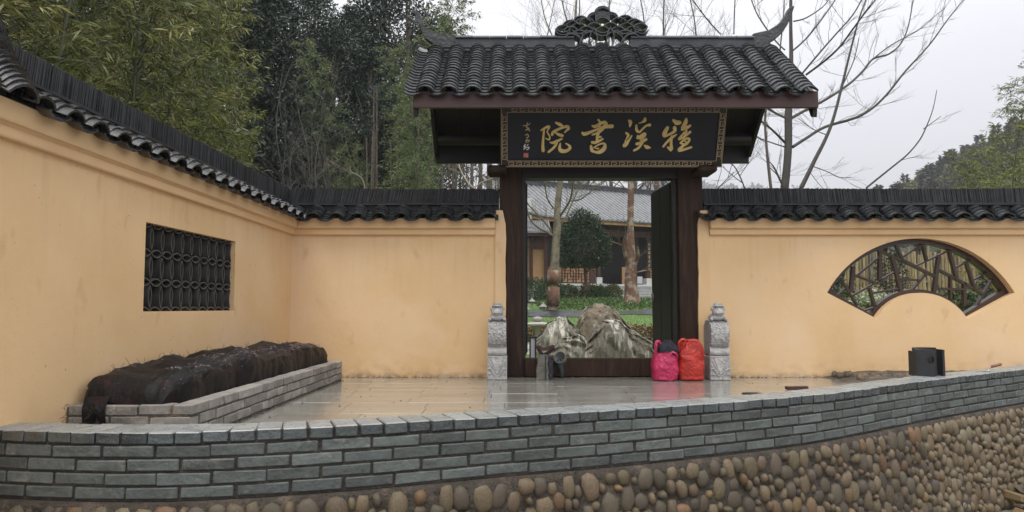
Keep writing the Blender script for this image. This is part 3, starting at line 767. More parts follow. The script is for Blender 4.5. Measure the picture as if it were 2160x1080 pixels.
# roof deck, eave boards, purlins
def slab_pts(q, x0, x1, ya, za, yb, zb, th):
    d = Vector((0, yb-ya, zb-za)).normalized(); n = Vector((0, -d.z, d.y))
    if n.z < 0: n = -n
    A, B = Vector((0, ya, za)), Vector((0, yb, zb)); A2, B2 = A-n*th, B-n*th
    q.add([(x0,*A[1:]),(x1,*A[1:]),(x1,*B[1:]),(x0,*B[1:]),(x0,*A2[1:]),(x1,*A2[1:]),(x1,*B2[1:]),(x0,*B2[1:])],
          [(0,1,2,3),(7,6,5,4),(0,4,5,1),(1,5,6,2),(2,6,7,3),(3,7,4,0)])
YB, ZB = 2*YR-YE, ZE
nb = 14
for i in range(nb):       # underside boards, front and back slope, run up the slope
    x0 = GL+0.02+(GW-0.04)*i/nb; x1 = GL+0.02+(GW-0.04)*(i+1)/nb-0.004
    q = MB(); slab_pts(q, x0, x1, YE+0.04, ZE-0.02, YR, ZR-0.05, 0.03); q.build('roof_board', M['woodx'], gate)
    q = MB(); slab_pts(q, x0, x1, YB-0.04, ZE-0.02, YR+0.003, ZR-0.05, 0.03); q.build('roof_board', M['woodx'], gate)
q = MB(); q.cbox(GW, 0.045, 0.165, 0.006, M=T(GX, YE+0.01, 2.762)); q.build('eave_board', M['eave'], gate)
q = MB(); q.cbox(GW, 0.045, 0.30, 0.006, M=T(GX, YB-0.01, 2.70)); q.build('eave_board', M['woodx'], gate)
for (y, z, r_) in ((YE+0.22, 2.84, 0.06), (YB-0.25, 2.80, 0.07), (YR, 3.42, 0.08)):
    q = MB(); q.tube([(GL+0.05, y, z), (GR-0.05, y, z)], r_, 12); q.build('purlin', M['woodx'], gate, smooth=40)
for x in (-0.01, 1.95):
    q = MB(); q.box(x-0.06, x+0.06, 8.275, YB-0.15, 2.50, 2.70); q.build('tie_beam', M['woodx'], gate)
for x in (GL+0.015, GR-0.015):   # barge boards ending in a dropped tail
    q = MB()
    q.prism([(YE+0.035, 2.68),(YE+0.035, 2.83),(YR, 3.60),(YB-0.035, 2.83),(YB-0.035, 2.62),(YB-0.10, 2.62),(YR, 3.42),(YE+0.16, 2.72),(YE+0.10,2.62),(YE+0.05,2.60)], a=x-0.02, b=x+0.02, mapf=lambda u, v, w: Vector((w, u, v)))
    q.build('barge_board', M['woodx'], gate)
# tiled roof
upv = Vector((0, YR-YE, ZR-ZE)).normalized(); nv = Vector((0, -upv.z, upv.y))
P0 = Vector((GL, YE-0.055, ZE-0.075))
tile_field(gate, P0, FX, upv, nv, 17, 17, GW/17, 0.0795)
q = MB(); m = 17*8                           # far slope, one course sheet
for i in range(m+1):
    h = 0.055*abs(math.sin(math.pi*i/8.0)); a = GL+GW*i/m
    q.v += [(a, YR+0.02, ZR+h), (a, YB+0.06, ZE-0.02+h), (a, YB+0.06, ZE-0.04+h), (a, YR+0.02, ZR-0.03)]
for i in range(m):
    a = 4*i; q.f += [(a,a+1,a+5,a+4),(a+1,a+2,a+6,a+5),(a+2,a+3,a+7,a+6)]
q.build('back_tiles', M['tile'], gate, kind='stuff')
# ridge
gapL, gapR = U(1210, 95, YR).x, U(1328, 95, YR).x
zb = U(1100, 104, YR).z; zt = U(1100, 80, YR).z
q = MB()
for (dz, hw, th) in ((-0.055, 0.115, 0.016), (-0.036, 0.10, 0.014), (-0.018, 0.115, 0.016)):
    a = GL+0.12
    while a < GR-0.14:
        w = min(R.uniform(0.35, 0.6), GR-0.12-a); j = R.uniform(-0.004, 0.004)
        q.box(a+0.0015, a+w-0.0015, YR-hw+j, YR+hw+j, zb+dz, zb+dz+th); a += w
q.build('ridge_course', M['ridgebar'], gate)
HL, HR = U(962, 95, YR).x, U(1586, 95, YR).x
for (xa, xb) in ((HL, gapL), (gapR, HR)):
    q = MB(); q.box(xa, xb, YR-0.07, YR+0.07, zb-0.001, zt-0.035); q.build('ridge_bar', M['ridgebar'], gate)
    n = int(round((xb-xa)/0.19)); w = (xb-xa)/n
    cm = MB(); prof = [(-0.085,0),(-0.088,0.012),(-0.07,0.034),(-0.035,0.046),(0,0.05),(0.035,0.046),(0.07,0.034),(0.088,0.012),(0.085,0)]
    cm.prism(prof, a=0.002, b=w-0.002, mapf=lambda u, v, ww: Vector((ww, u, v)))
    me = cm.mesh('ridge_cap', smooth=35)
    for i in range(n):
        link('ridge_cap', me, M['ridge'] if False else M['ridgebar'], gate, T(xa+w*i, YR+R.uniform(-0.004,0.004), zt-0.034+R.uniform(-0.003,0.003)))
hornL = [(675,522),(560,518),(420,490),(300,440),(240,380),(200,290),(172,230),(150,188),(100,180),(58,188),(62,205),(104,215),(120,245),(140,320),(165,380),(200,440),(225,500),(260,560),(330,610),(390,650),(350,675),(345,700),(372,742),(675,742)]
hl = [U(860+x/6.75, y/6.75, YR) for x, y in hornL]
q = MB(); q.prism([(p.x, p.z) for p in hl], a=YR-0.05, b=YR+0.05, mapf=lambda u, v, w: Vector((u, w, v)))
o = q.build('ridge_horn', M['hornstone'], gate); md = o.modifiers.new('b','BEVEL'); md.width = 0.012; md.segments = 2; md.limit_method = 'ANGLE'
hornR = [(340,198),(430,178),(475,150),(505,120),(525,90),(545,52),(560,42),(575,46),(566,72),(556,105),(535,150),(505,195),(475,222),(450,238),(432,250),(462,268),(468,290),(340,290)]
hr = [U(1460+x/2.7, y/2.7, YR) for x, y in hornR]
q = MB(); q.prism([(p.x, p.z) for p in hr], a=YR-0.05, b=YR+0.05, mapf=lambda u, v, w: Vector((u, w, v)))
o = q.build('ridge_horn', M['hornstone'], gate); md = o.modifiers.new('b','BEVEL'); md.width = 0.012; md.segments = 2; md.limit_method = 'ANGLE'
# flower of curved tiles on the ridge
orn = link('ridge_ornament', None, None, gate, T(*U(1269, 104, YR)))
arcN = thin_arc(0.172, 0.048, 0.17, 0.011); arcT = thin_arc(0.185, 0.028, 0.17, 0.011)
def oa(x, y, rot=0.0, me=None, dz=0.0):
    p = U(1160+x/9.0, y/9.0, YR-0.085)
    link('ornament_tile', me or arcN, M['ornament'], orn, T(p.x, YR-0.085+R.uniform(-0.008,0.008), p.z) @ Matrix.Rotation(math.radians(rot), 4, 'Y'))
# (x, y of the arc's chord centre in a 9x enlargement); rot 180 = cup
arcs = [(1000,188,0),(1005,215,0),(860,300,0),(1150,300,0),(1000,290,0),(1000,310,0),(1000,330,0),(1000,350,0),(1000,370,0),(1000,400,0),
 (590,370,0),(640,400,0),(700,400,0),(1310,400,0),(1430,360,0),(1480,385,0),(860,330,0),(1150,330,0),
 (390,455,0),(440,470,0),(1600,430,0),(1660,450,0),(540,500,0),(840,500,0),(1150,500,0),(1455,500,0),
 (250,540,0),(400,570,0),(690,570,0),(1000,570,0),(1300,570,0),(1580,560,0),(1720,510,0),
 (250,540,180),(400,555,180),(1000,550,180),(1590,545,180),(1720,510,180),(560,560,180),(1420,560,180),
 (560,640,0),(1420,640,0),(1560,700,0),(430,700,0),(740,650,0),(1250,650,0),(1000,600,180),(250,585,180),(1740,560,180),
 (650,880,0),(1370,880,0),(650,905,0),(1370,905,0),(740,940,0),(1260,940,0),(1000,880,180),(520,950,0),(1470,950,0)]
for x, y, r_ in arcs: oa(x, y, r_)
for x in (830, 1150):
    oa(x-5, 725, 90, thin_arc(0.26, 0.05, 0.17, 0.011)); oa(x+5, 725, -90, bpy.data.meshes['lattice_tile'] if False else thin_arc(0.26, 0.05, 0.17, 0.011))
oa(680, 720, -50, thin_arc(0.2, 0.05, 0.17, 0.011)); oa(1300, 720, 50, thin_arc(0.2, 0.05, 0.17, 0.011))
oa(500, 730, 35, thin_arc(0.2, 0.04, 0.17, 0.011)); oa(1480, 730, -35, thin_arc(0.2, 0.04, 0.17, 0.011))

# ------------------------------------------------------------------ name board
bc = U(1289, 352, 7.75); SV = Vector((0, -0.25, 0.585)).normalized(); SU = FX; SW = SU.cross(SV)
SWID, SH = 2.335, 0.645
SM = frame(bc, SU, SV, SW)
sign = link('name_board', None, None, None, SM, label='long black name board with gold brush characters and a gold fret border', category='sign')
def sp(px, py, w=0.0):
    t = (352-py)/127.0; v = t*SH; wid = 462+(477-462)*t; cx = 1289+2.5*t
    return SM @ Vector(((px-cx)/wid*SWID, v, w))
q = MB(); q.box(-SWID/2+0.05, SWID/2-0.05, 0.05, SH-0.05, -0.03, 0.004, M=SM); q.build('panel', M['signboard'], sign)
for (x0,x1,y0,y1) in ((-SWID/2,SWID/2,0,0.075),(-SWID/2,SWID/2,SH-0.075,SH),(-SWID/2,-SWID/2+0.075,0.0755,SH-0.0755),(SWID/2-0.075,SWID/2,0.0755,SH-0.0755)):
    q = MB(); q.box(x0,x1,y0,y1,-0.03,0.022,M=SM); q.build('frame', M['signframe'], sign)
q = MB()
def gl(x0,x1,y0,y1,h=0.0): q.box(x0,x1,y0,y1,0.0215,0.0255+h,M=SM)
for ins in (0.007, 0.068):
    t_ = 0.0042; X0,X1,Y0,Y1 = -SWID/2+ins, SWID/2-ins, ins, SH-ins
    gl(X0,X1,Y0-t_/2,Y0+t_/2); gl(X0,X1,Y1-t_/2,Y1+t_/2); gl(X0-t_/2,X0+t_/2,Y0,Y1,0.0006); gl(X1-t_/2,X1+t_/2,Y0,Y1,0.0006)
unit = [(0,0,0.42,0),(0,0,0,1),(0,1,0.62,1),(0.62,0.35,0.62,1),(0.28,0.35,0.62,0.35),(0.42,0,1.0,0)]   # interlocking hooks
def fret(cx, cy, L, horizontal, flip):
    n = int(round(L/0.083)); u = L/n; wd = 0.038; t_ = 0.0045
    for i in range(n):
        for k, (a,b_,c,d) in enumerate(unit):
            def mp(s, v):
                s = -L/2+u*(i+s*0.98)
                if flip: s = -s; v = 1-v
                v = (v-0.5)*wd
                return (cx+s, cy+v) if horizontal else (cx+v, cy+s)
            p1, p2 = mp(a,b_), mp(c,d)
            x0,x1 = sorted((p1[0],p2[0])); y0,y1 = sorted((p1[1],p2[1]))
            gl(x0-t_/2, x1+t_/2, y0-t_/2, y1+t_/2, 0.0003*k)
fret(0, 0.0375, SWID-0.17, True, False); fret(0, SH-0.0375, SWID-0.17, True, True)
fret(-SWID/2+0.0375, SH/2, SH-0.17, False, False); fret(SWID/2-0.0375, SH/2, SH-0.17, False, True)
q.build('fret_border', M['goldline'], sign, fix=False)
def glyph(name, ox, oy, sc, strokes, m, flat=0.35):
    q = MB()
    for st in strokes:
        pts3 = spline([Vector((x, y, w)) for x, y, w in st], 5) if len(st) > 2 else [Vector(st[0]), (Vector(st[0])+Vector(st[1]))/2, Vector(st[1])]
        P, Rr = [], []
        k = 0.64*SWID/470/sc*0.5*1.78
        ps = [sp(ox+p.x/sc, oy+p.y/sc, 0.006) for p in pts3]; rs = [max(4, p.z)*k for p in pts3]
        d0 = (ps[0]-ps[1]).normalized(); d1 = (ps[-1]-ps[-2]).normalized()
        P = [ps[0]+d0*rs[0]*0.75] + ps + [ps[-1]+d1*rs[-1]*0.75]; Rr = [rs[0]*0.45]+rs+[rs[-1]*0.45]
        q.tube(P, Rr, 8, flat=(SW, flat))
    return q.build(name, m, sign, smooth=50)
glyph('character', 1120, 230, 9.82, [[(190,450,25),(270,400,40),(350,372,55),(355,410,35)],[(255,410,38),(245,600,42),(240,750,52),(250,865,62)],[(355,400,28),(325,480,26),(372,560,28),(378,620,28),(350,635,28),(290,605,18)],
 [(490,290,36),(570,325,66),(630,352,40)],[(425,540,48),(452,480,56),(600,405,46),(725,368,56),(758,410,58),(720,450,38),(682,490,28)],[(490,490,22),(565,535,56),(640,556,58)],
 [(385,690,22),(450,700,54),(540,662,54),(630,618,36)],[(530,705,44),(465,800,46),(362,888,46)],[(600,715,28),(588,800,54),(620,862,74),(720,868,64),(798,812,56),(785,760,44),(712,712,26)]], M['gold'])
glyph('character', 1210, 230, 9.82, [[(480,235,36),(520,280,40),(512,360,46),(515,430,50),(478,560,56),(468,660,46)],[(365,355,36),(430,368,66),(560,298,56),(625,290,66),(648,335,76)],
 [(160,495,44),(220,520,72),(400,455,44),(560,395,56),(680,372,66),(775,365,78)],[(640,335,56),(560,430,70),(470,505,44),(370,535,34)],[(490,590,44),(550,580,38)],[(370,690,56),(450,692,54),(588,622,40)],
 [(348,760,42),(370,850,62),(430,885,44),(530,888,72),(618,822,80),(638,745,52),(598,712,36),(500,742,28),(405,800,26)],[(440,810,26),(510,820,28)]], M['gold'])
glyph('character', 1300, 230, 9.82, [[(238,255,50),(268,290,72),(255,375,26)],[(178,495,36),(228,545,54),(190,620,22),(165,680,26)],[(300,555,30),(240,650,46),(190,720,74),(150,760,74)],[(565,205,44),(560,250,62),(500,288,26),(440,305,16)],
 [(390,345,36),(395,430,52),(430,475,52)],[(668,340,64),(600,352,38),(530,412,40),(460,490,36)],[(430,555,36),(430,605,54),(558,520,62),(565,560,46),(520,602,52),(480,650,36)],[(600,630,54),(560,652,54),(480,702,46),(408,722,64)],
 [(530,685,44),(450,800,44),(350,858,40)],[(562,748,22),(620,788,72),(688,800,28)]], M['gold'])
glyph('character', 1380, 230, 9.82, [[(362,240,44),(430,290,88),(498,290,80)],[(250,390,62),(192,500,80),(192,558,62),(290,528,44),(398,462,56),(392,392,70)],[(440,530,22),(350,590,52),(240,690,46),(170,778,40)],[(340,565,44),(330,700,48),(335,825,72)],[(330,850,52),(260,790,36)],
 [(630,215,44),(618,290,80),(560,400,70)],[(550,430,54),(650,392,62),(718,352,46)],[(600,480,26),(490,620,44)],[(490,630,44),(590,582,40),(718,480,54)],[(640,450,44),(590,600,36)],[(520,708,36),(600,632,40),(688,612,44),(698,660,44),(620,738,52),(540,712,36)],[(600,650,30),(650,700,30)],[(600,742,44),(500,840,70),(560,848,52),(748,790,44)]], M['gold'])
glyph('signature', 1085, 240, 10.29, [[(170,270,16),(260,262,22),(325,220,16)],[(265,200,18),(250,300,26),(300,330,26),(232,362,20)],[(270,300,16),(320,378,22)],[(225,470,16),(270,450,22),(300,500,20),(252,520,16)],[(240,582,20),(308,572,20),(308,602,20),(242,612,16),(275,540,16)]], M['goldline'])
glyph('signature', 1085, 240, 10.29, [[(235,660,20),(200,720,16),(240,700,18),(205,772,18)],[(295,660,16),(270,700,14)],[(230,748,14),(308,722,20),(308,760,20),(265,782,16)]], M['white'])
q = MB(); a, c = sp(1085+205/10.29, 240+945/10.29), sp(1085+305/10.29, 240+850/10.29)
ai, ci = SM.inverted() @ a, SM.inverted() @ c
q.box(ai.x, ci.x, ai.y, ci.y, 0.003, 0.008, M=SM); q.build('seal', M['seal'], sign)
glyph('seal_mark', 1085, 240, 10.29, [[(225,865,8),(225,930,8)],[(240,880,7),(290,880,7)],[(250,900,7),(250,935,7)],[(270,895,7),(270,935,7)],[(290,890,8),(290,932,8)]], M['pink'] if False else M['hallpanel'], flat=0.5)

# ------------------------------------------------------------------ curved brick parapet
BRK = []
for _ in range(12):
    q = MB(); q.cbox(0.239+R.uniform(-.003,.002), 0.112, 0.0535+R.uniform(-.001,.001), R.uniform(0.0035,0.006), 0.0028); BRK.append(q.mesh('brick'))
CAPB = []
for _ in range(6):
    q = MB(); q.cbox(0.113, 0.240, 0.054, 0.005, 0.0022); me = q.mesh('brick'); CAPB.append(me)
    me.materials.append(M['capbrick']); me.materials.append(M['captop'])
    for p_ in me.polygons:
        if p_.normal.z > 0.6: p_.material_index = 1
low = thing('low_brick_wall', 'curved low wall of blue-grey bricks with a header-brick cap along the forecourt edge', 'wall', (*path(PATH_L/2)[0][:2], -0.15))
def strip_body(off0, off1, z0, z1, name, m, parent, n=120, batter=0.0, smooth=False, s0=0.0, s1=None, sub=1, rough=0.0):
    q = MB(); s1 = s1 or PATH_L
    for i in range(n+1):
        p, d, nn = path(s0+(s1-s0)*i/n)
        for k in range(sub+1):
            z = z0+(z1-z0)*k/sub
            o = off0+batter*(z1-z)+rough*fbm((p.x, p.y, z), 7.0, 3)
            q.v.append(tuple(p+nn*o+ZV*z))
        q.v.append(tuple(p-nn*off1+ZV*z1)); q.v.append(tuple(p-nn*off1+ZV*z0))
    m_ = sub+3
    for i in range(n):
        for k in range(m_):
            a = i*m_+k; a2 = i*m_+(k+1)%m_; q.f.append((a, a2, a2+m_, a+m_))
    q.f.append(tuple(range(m_))); q.f.append(tuple(n*m_+k for k in reversed(range(m_))))
    return q.build(name, m, parent, smooth=smooth)
strip_body(-0.008, 0.235, -0.155, CAP_Z-0.0625, 'mortar_core', M['mortar'], low)
strip_body(-0.010, 0.232, CAP_Z-0.062, CAP_Z-0.007, 'mortar_core', M['mortar'], low)
for row in range(4):
    z = CAP_Z-0.054-0.0105-0.053/2-row*0.0635
    s = -0.125*(row % 2)+R.uniform(-0.02, 0.02)
    while s < PATH_L:
        w = 0.250+R.uniform(-0.006, 0.006)
        sc = s+0.119
        if 0.03 < sc < PATH_L-0.03:
            p, d, n = path(sc)
            Mx = frame(p - n*(0.056+R.uniform(-0.0025,0.0025)) + ZV*(z+R.uniform(-0.0015,0.0015)), d, -n, ZV) @ Matrix.Rotation(R.uniform(-0.008,0.008),4,'Y') @ Matrix.Rotation(R.uniform(-0.01,0.01),4,'Z')
            link('brick', R.choice(BRK), M['brick'], low, Mx)
        s += w
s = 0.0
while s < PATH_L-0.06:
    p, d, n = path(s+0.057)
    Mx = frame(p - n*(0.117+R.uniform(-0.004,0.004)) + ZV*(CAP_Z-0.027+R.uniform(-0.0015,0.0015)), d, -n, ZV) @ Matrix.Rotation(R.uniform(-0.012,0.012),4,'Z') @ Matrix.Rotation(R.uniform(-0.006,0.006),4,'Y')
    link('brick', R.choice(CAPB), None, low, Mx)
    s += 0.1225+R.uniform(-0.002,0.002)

# ------------------------------------------------------------------ cobble retaining wall below
cob = thing('cobblestone_wall', 'retaining wall of brown river cobbles set in cement under the curved brick wall', 'wall', (*path(PATH_L/2)[0][:2], -1.0))
BAT = 0.10
strip_body(0.015, 0.30, -1.15, -0.158, 'cement_bed', M['bedcement'], cob, n=300, batter=BAT, sub=24, rough=0.018, smooth=True)
def dome(seed, n=10):
    rr = random.Random(seed); q = MB(); rings = [(0.0,1.0),(0.58,0.88),(0.90,0.52),(1.0,0.0)]
    lob = [(rr.uniform(0,6.28), rr.uniform(0.02,0.07), m) for m in (2,3,5)]
    q.v.append((0,0,1.0))
    for (r, z) in rings[1:]:
        for k in range(n):
            a = 2*math.pi*(k+0.5)/n; f_ = (1+sum(A*math.cos(m*a+ph) for ph, A, m in lob)*r)*1.03*(abs(math.cos(a))**2.7+abs(math.sin(a))**2.7)**(-1/2.7)
            q.v.append((math.cos(a)*r*f_, math.sin(a)*r*f_, z*(1+rr.uniform(-0.05,0.05))))
    for k in range(n): q.f.append((0, 1+k, 1+(k+1)%n))
    for j in range(2):
        for k in range(n):
            a = 1+j*n+k; a2 = 1+j*n+(k+1)%n; q.f.append((a, a+n, a2+n, a2))
    return q.mesh('cobble', smooth=True)
DOME = {}
for mk in ('cobble','cobble2','cobble3'):
    DOME[mk] = []
    for k in range(5):
        me = dome(100+k+len(mk)*7); me.materials.append(M[mk]); DOME[mk].append(me)
cobs = []; grid = {}
def try_put(s_, z, w, h):
    ks, kz = int(s_/0.1), int(z/0.1)
    for a_ in range(ks-2, ks+3):
        for b_ in range(kz-2, kz+3):
            for (s2, z2, w2, h2) in grid.get((a_, b_), ()):
                if ((s_-s2)/((w+w2)*0.89))**2 + ((z-z2)/((h+h2)*0.89))**2 < 1: return False
    grid.setdefault((ks, kz), []).append((s_, z, w, h)); return True
for it in range(36000):
    big = it < 8000
    w = R.uniform(0.034, 0.058) if big else R.uniform(0.020, 0.036); h = w*R.uniform(1.0, 1.65)
    if R.random() < 0.12: w, h = h*0.95, w*0.95
    h = min(h, 0.074); w = min(w, 0.068)
    s_ = R.uniform(0.05, PATH_L-0.05); z = R.uniform(-1.12, -0.172-h)
    if it < 700: z = -0.168-h-R.uniform(0, 0.012)
    if not try_put(s_, z, w, h): continue
    p, d, n = path(s_); pos = p + n*(0.008+BAT*(-0.158-z)) + ZV*z
    rel = pos - Vector((0,0,EYE)); yc = rel.y*CP+rel.z*SP; zc = -rel.y*SP+rel.z*CP
    px, py = 1080+F*rel.x/yc, 540-F*zc/yc
    cobs.append((pos, d, n, w, h, px > -60 and px < 2220 and py < 1120))
print('cobbles', len(cobs), sum(c[5] for c in cobs))
vis = [c for c in cobs if c[5]]
vis.sort(key=lambda c: c[0].y)
named = set(id(c) for c in vis[:300])
rest = MB()
for c in cobs:
    pos, d, n, w, h, v_ = c
    tilt = R.uniform(-0.3, 0.3); nn = (n + ZV*BAT).normalized(); up = nn.cross(d).normalized()
    if up.z < 0: up = -up
    Mx = frame(pos, d, up, nn) @ Matrix.Rotation(tilt, 4, 'Z') @ Matrix.Diagonal((w, h, R.uniform(0.024, 0.042), 1))
    mk = R.choices(['cobble','cobble2','cobble3'], [5,3,1.0])[0]
    if id(c) in named: link('cobble', R.choice(DOME[mk]), M[mk], cob, Mx)
    else:
        me = R.choice(DOME[mk]); base = len(rest.v)
        rest.v += [tuple(Mx @ v.co) for v in me.vertices]; rest.f += [tuple(i+base for i in p.vertices) for p in me.polygons]
rest.build('cobbles', M['cobble'], cob, smooth=True, kind='stuff', fix=False)
# cobble footing showing between the forecourt and the right wall
foot = thing('cobble_footing', 'strip of half-buried grey cobbles in cement at the foot of the right wall', 'footing', (3.9, 7.9, 0))
q = MB(); nseg = 60
for i in range(nseg+1):
    x = 3.28+3.2*i/nseg
    for k in range(9):
        y = 8.0-0.62*k/8.0; z = 0.055*(1-k/8.0)**0.6*min(1, i/8.0)+0.018*fbm((x,y,0), 9.0, 3)-0.005 + 0.02*min(1, i/10)
        if k == 8: z = -0.04
        q.v.append((x, y, z))
for i in range(nseg):
    for k in range(8): a = i*9+k; q.f.append((a, a+1, a+10, a+9))
q.build('cement_bed', M['cement'], foot, smooth=True, fix=False)
for i in range(46):
    x = 3.42+R.random()*2.6; t = R.random(); y = 7.92-0.42*t
    if i < 18: x = 3.42+i*0.082; y = 7.80+R.uniform(-0.05, 0.03)-(0.02*i if i < 8 else 0.12)
    nn = Vector((R.uniform(-.2,.2), -0.75, 0.7)).normalized(); up = Vector((0,0,1)); dx = up.cross(nn).normalized(); up = nn.cross(dx)
    mk = R.choice(['cobble2','cobble','cobble2'])
    link('cobble', R.choice(DOME[mk]), M[mk], foot, frame(Vector((x, y, 0.035)), dx, up, nn) @ Matrix.Rotation(R.uniform(-.5,.5),4,'Z') @ Matrix.Diagonal((R.uniform(.03,.05), R.uniform(.035,.05), 0.035, 1)))

# ------------------------------------------------------------------ brick planter and the netted heap on it
PT = 0.20
pn_r = Vector((-1.80, 4.20, 0)); pf_r = Vector((-1.745, 7.66, 0))
pn_l = Vector((LO.x-0.03*(8-4.20)+0.004, 4.20, 0)); pf_l = Vector((LO.x-0.03*0.34+0.004, 7.66, 0))
plant = thing('brick_planter', 'low raised bed of pale grey bricks running along the left wall', 'planter', (-2.1, 5.9, 0))
def poly_body(name, pts, z0, z1, m, parent):
    q = MB(); q.prism([(p.x, p.y) for p in pts], a=z0, b=z1, mapf=lambda u, v, w: Vector((u, v, w))); return q.build(name, m, parent)
ins = 0.007
poly_body('mortar_core', [pn_r+Vector((-ins,ins,0)), pf_r+Vector((-ins,-ins,0)), pf_l, pn_l+Vector((0,ins,0))], -0.02, PT-0.012, M['cement'], plant)
PB = []
for L_ in (0.205, 0.232, 0.108):
    for _ in range(3):
        q = MB(); q.cbox(L_, 0.112, 0.055, 0.005, 0.0025); me = q.mesh('brick'); PB.append((L_, me))
def brick_run(a, b_, outn, rows, corner):
    d = (b_-a); L = d.length; d.normalize()
    for r_ in range(rows):
        z = PT-0.0275-r_*0.0645
        s = 0.0 if r_ % 2 == 0 or corner == 0 else 0.118
        L = (b_-a).length - (0.118 if corner == 0 and r_ % 2 == 0 else 0.0)
        parts_ = []
        while s+sum(parts_) < L-0.09: parts_.append(R.choice((0.225, 0.225, 0.24, 0.215, 0.118))) 
        f_ = (L-s)/sum(parts_)
        for w_ in parts_:
            w_ *= f_; Lb, me = min(PB[R.randrange(3)::3] if False else [PB[R.randrange(3)], PB[3+R.randrange(3)], PB[6+R.randrange(3)]], key=lambda t: abs(t[0]-w_+0.01))
            Mx = frame(a+d*(s+w_/2)-outn*(0.056+R.uniform(-.003,.003))+ZV*(z+R.uniform(-.002,.002)), d, -outn, ZV) @ Matrix.Rotation(R.uniform(-.012,.012),4,'Z') @ Matrix.Rotation(R.uniform(-.008,.008),4,'Y') @ Matrix.Diagonal(((w_-0.010)/Lb,1,1,1))
            link('brick', me, M['planterbrick'], plant, Mx); s += w_
dr = (pf_r-pn_r).normalized(); nr_ = Vector((dr.y, -dr.x, 0))
brick_run(pn_r, pf_r, nr_, 3, 1)
brick_run(pn_l+Vector((0.0,0,0)), pn_r, Vector((0,-1,0)), 3, 0)
q = MB()
for r_ in (1,):
    z = PT-0.0275-r_*0.0645
brick_run(pf_r+Vector((-0.114,0,0)), pf_l, Vector((0,1,0)), 3, 0)
# heap: profile height along the length
hp = [(0.0,0.05),(0.010,0.13),(0.03,0.185),(0.08,0.215),(0.16,0.235),(0.26,0.245),(0.30,0.262),(0.34,0.248),(0.40,0.268),(0.46,0.25),(0.56,0.24),(0.62,0.255),(0.70,0.262),(0.78,0.24),(0.90,0.232),(0.965,0.205),(0.99,0.14),(1.0,0.03)]
def hprof(t):
    for (a, ha), (b_, hb) in zip(hp, hp[1:]):
        if t <= b_: u = (t-a)/(b_-a); u = u*u*(3-2*u)*0.5+u*0.5; return ha+(hb-ha)*u
    return 0.02
q = MB(); NU, NV = 170, 44
for i in range(NU+1):
    t = i/NU; y = 4.235+3.36*t
    xl = LO.x-0.03*(8-y)+0.03; xr_ = pn_r.x+(pf_r.x-pn_r.x)*t-0.125+0.035*fbm((t*9,0,2),1.0,3)
    h = hprof(t)
    endp = min(1, t/0.03, (1-t)/0.02)
    for k in range(NV+1):
        v = k/NV; a = math.pi*v
        # flattened arch: steep sides, lumpy top
        cx = -math.cos(a); sx = math.copysign(abs(cx)**0.50, cx); sz = math.sin(a)**0.34
        if v > 0.62: sz = sz*0.96
        x = (xl+xr_)/2+(xr_-xl)/2*sx*(0.80+0.20*endp)
        p = Vector((x, y, 0))
        nz_ = 0.022*fbm((x*4, y*3.0, sz*2), 1.6, 4)
        crease = 0.022*abs(fbm((x*3+3, y*1.8+x*3, sz*2+1), 1.3, 3))+0.012*max(0, math.sin(y*2.1+x*9+2*fbm((x,y,3),1.0,2)))**6
        side = 0.02*fbm((y*4.0, sz*2, 6), 1.3, 3)
        z = PT-0.015+max(0.0, h*sz*(0.93+0.14*fbm((y*2.3, x*4, 0), 1.0, 2)) + nz_*sz - crease*sz)
        q.v.append((x+side*abs(sx), y+0.015*fbm((x*5, z*5, y), 2, 3)-0.05*(1-endp)*0, z))
for i in range(NU):
    for k in range(NV): a = i*(NV+1)+k; q.f.append((a, a+1, a+NV+2, a+NV+1))
q.f.append(tuple(range(NV+1))); q.f.append(tuple(NU*(NV+1)+k for k in reversed(range(NV+1))))
heap = thing('covered_heap', 'long lumpy heap under wet black shade net lying on the brick planter', 'heap', (-2.15, 5.8, PT))
q.build('shade_net', M['net'], heap, smooth=True)
# loose corner of net hanging over the planter's near face
q = MB()
for i in range(13):
    for k in range(9):
        u, v = i/12, k/8
        x = pn_l.x+0.09+0.13*u+0.02*v; 
        yy = 4.24-0.052-0.010*math.sin(v*2.5)-0.010*abs(fbm((u*6,v*5,0),1.5,3)) if v > 0.25 else 4.24-0.055*(v/0.25)
        z = PT+0.045*(1-v/0.25) if v < 0.25 else PT-0.01-(v-0.25)*0.16*(0.70+0.55*abs(fbm((u*4, 2, 1), 1.5, 2))+0.25*math.sin(u*9))
        q.v.append((x, yy, z+0.01*fbm((u*7,v*3,1),2,2)))
for i in range(12):
    for k in range(8): a = i*9+k; q.f.append((a, a+1, a+10, a+9))
q.build('net_corner', M['net'], heap, smooth=True, fix=False)
# pale flecks painting the wet net's glints, with small bits and stalks caught in it
q = MB(); q2 = MB()
hv = [tuple(v.co) for v in bpy.data.objects['shade_net'].data.vertices]
cands = [v for v in hv if v[2] > PT+0.06]
for _ in range(4600):
    c = Vector(R.choice(cands))
    if (c.z < PT+0.17 and R.random() < 0.85) or fbm((c.x*3, c.y*2.5, 4), 1.0, 3) < -0.12: continue
    c = c+Vector((R.uniform(-.02,.02),R.uniform(-.02,.02),0.003)); r_ = R.uniform(0.0014, 0.0034) if R.random() > 0.05 else R.uniform(0.0035,0.0065)
    q.add([c+Vector((r_,0,0)), c+Vector((0,r_,0)), c+Vector((-r_,0,0)), c+Vector((0,-r_,0)), c+Vector((0,0,r_*0.8))], [(0,1,4),(1,2,4),(2,3,4),(3,0,4)])
q.build('caught_flecks_and_glints', M['net_fleck'], heap, kind='stuff', fix=False)
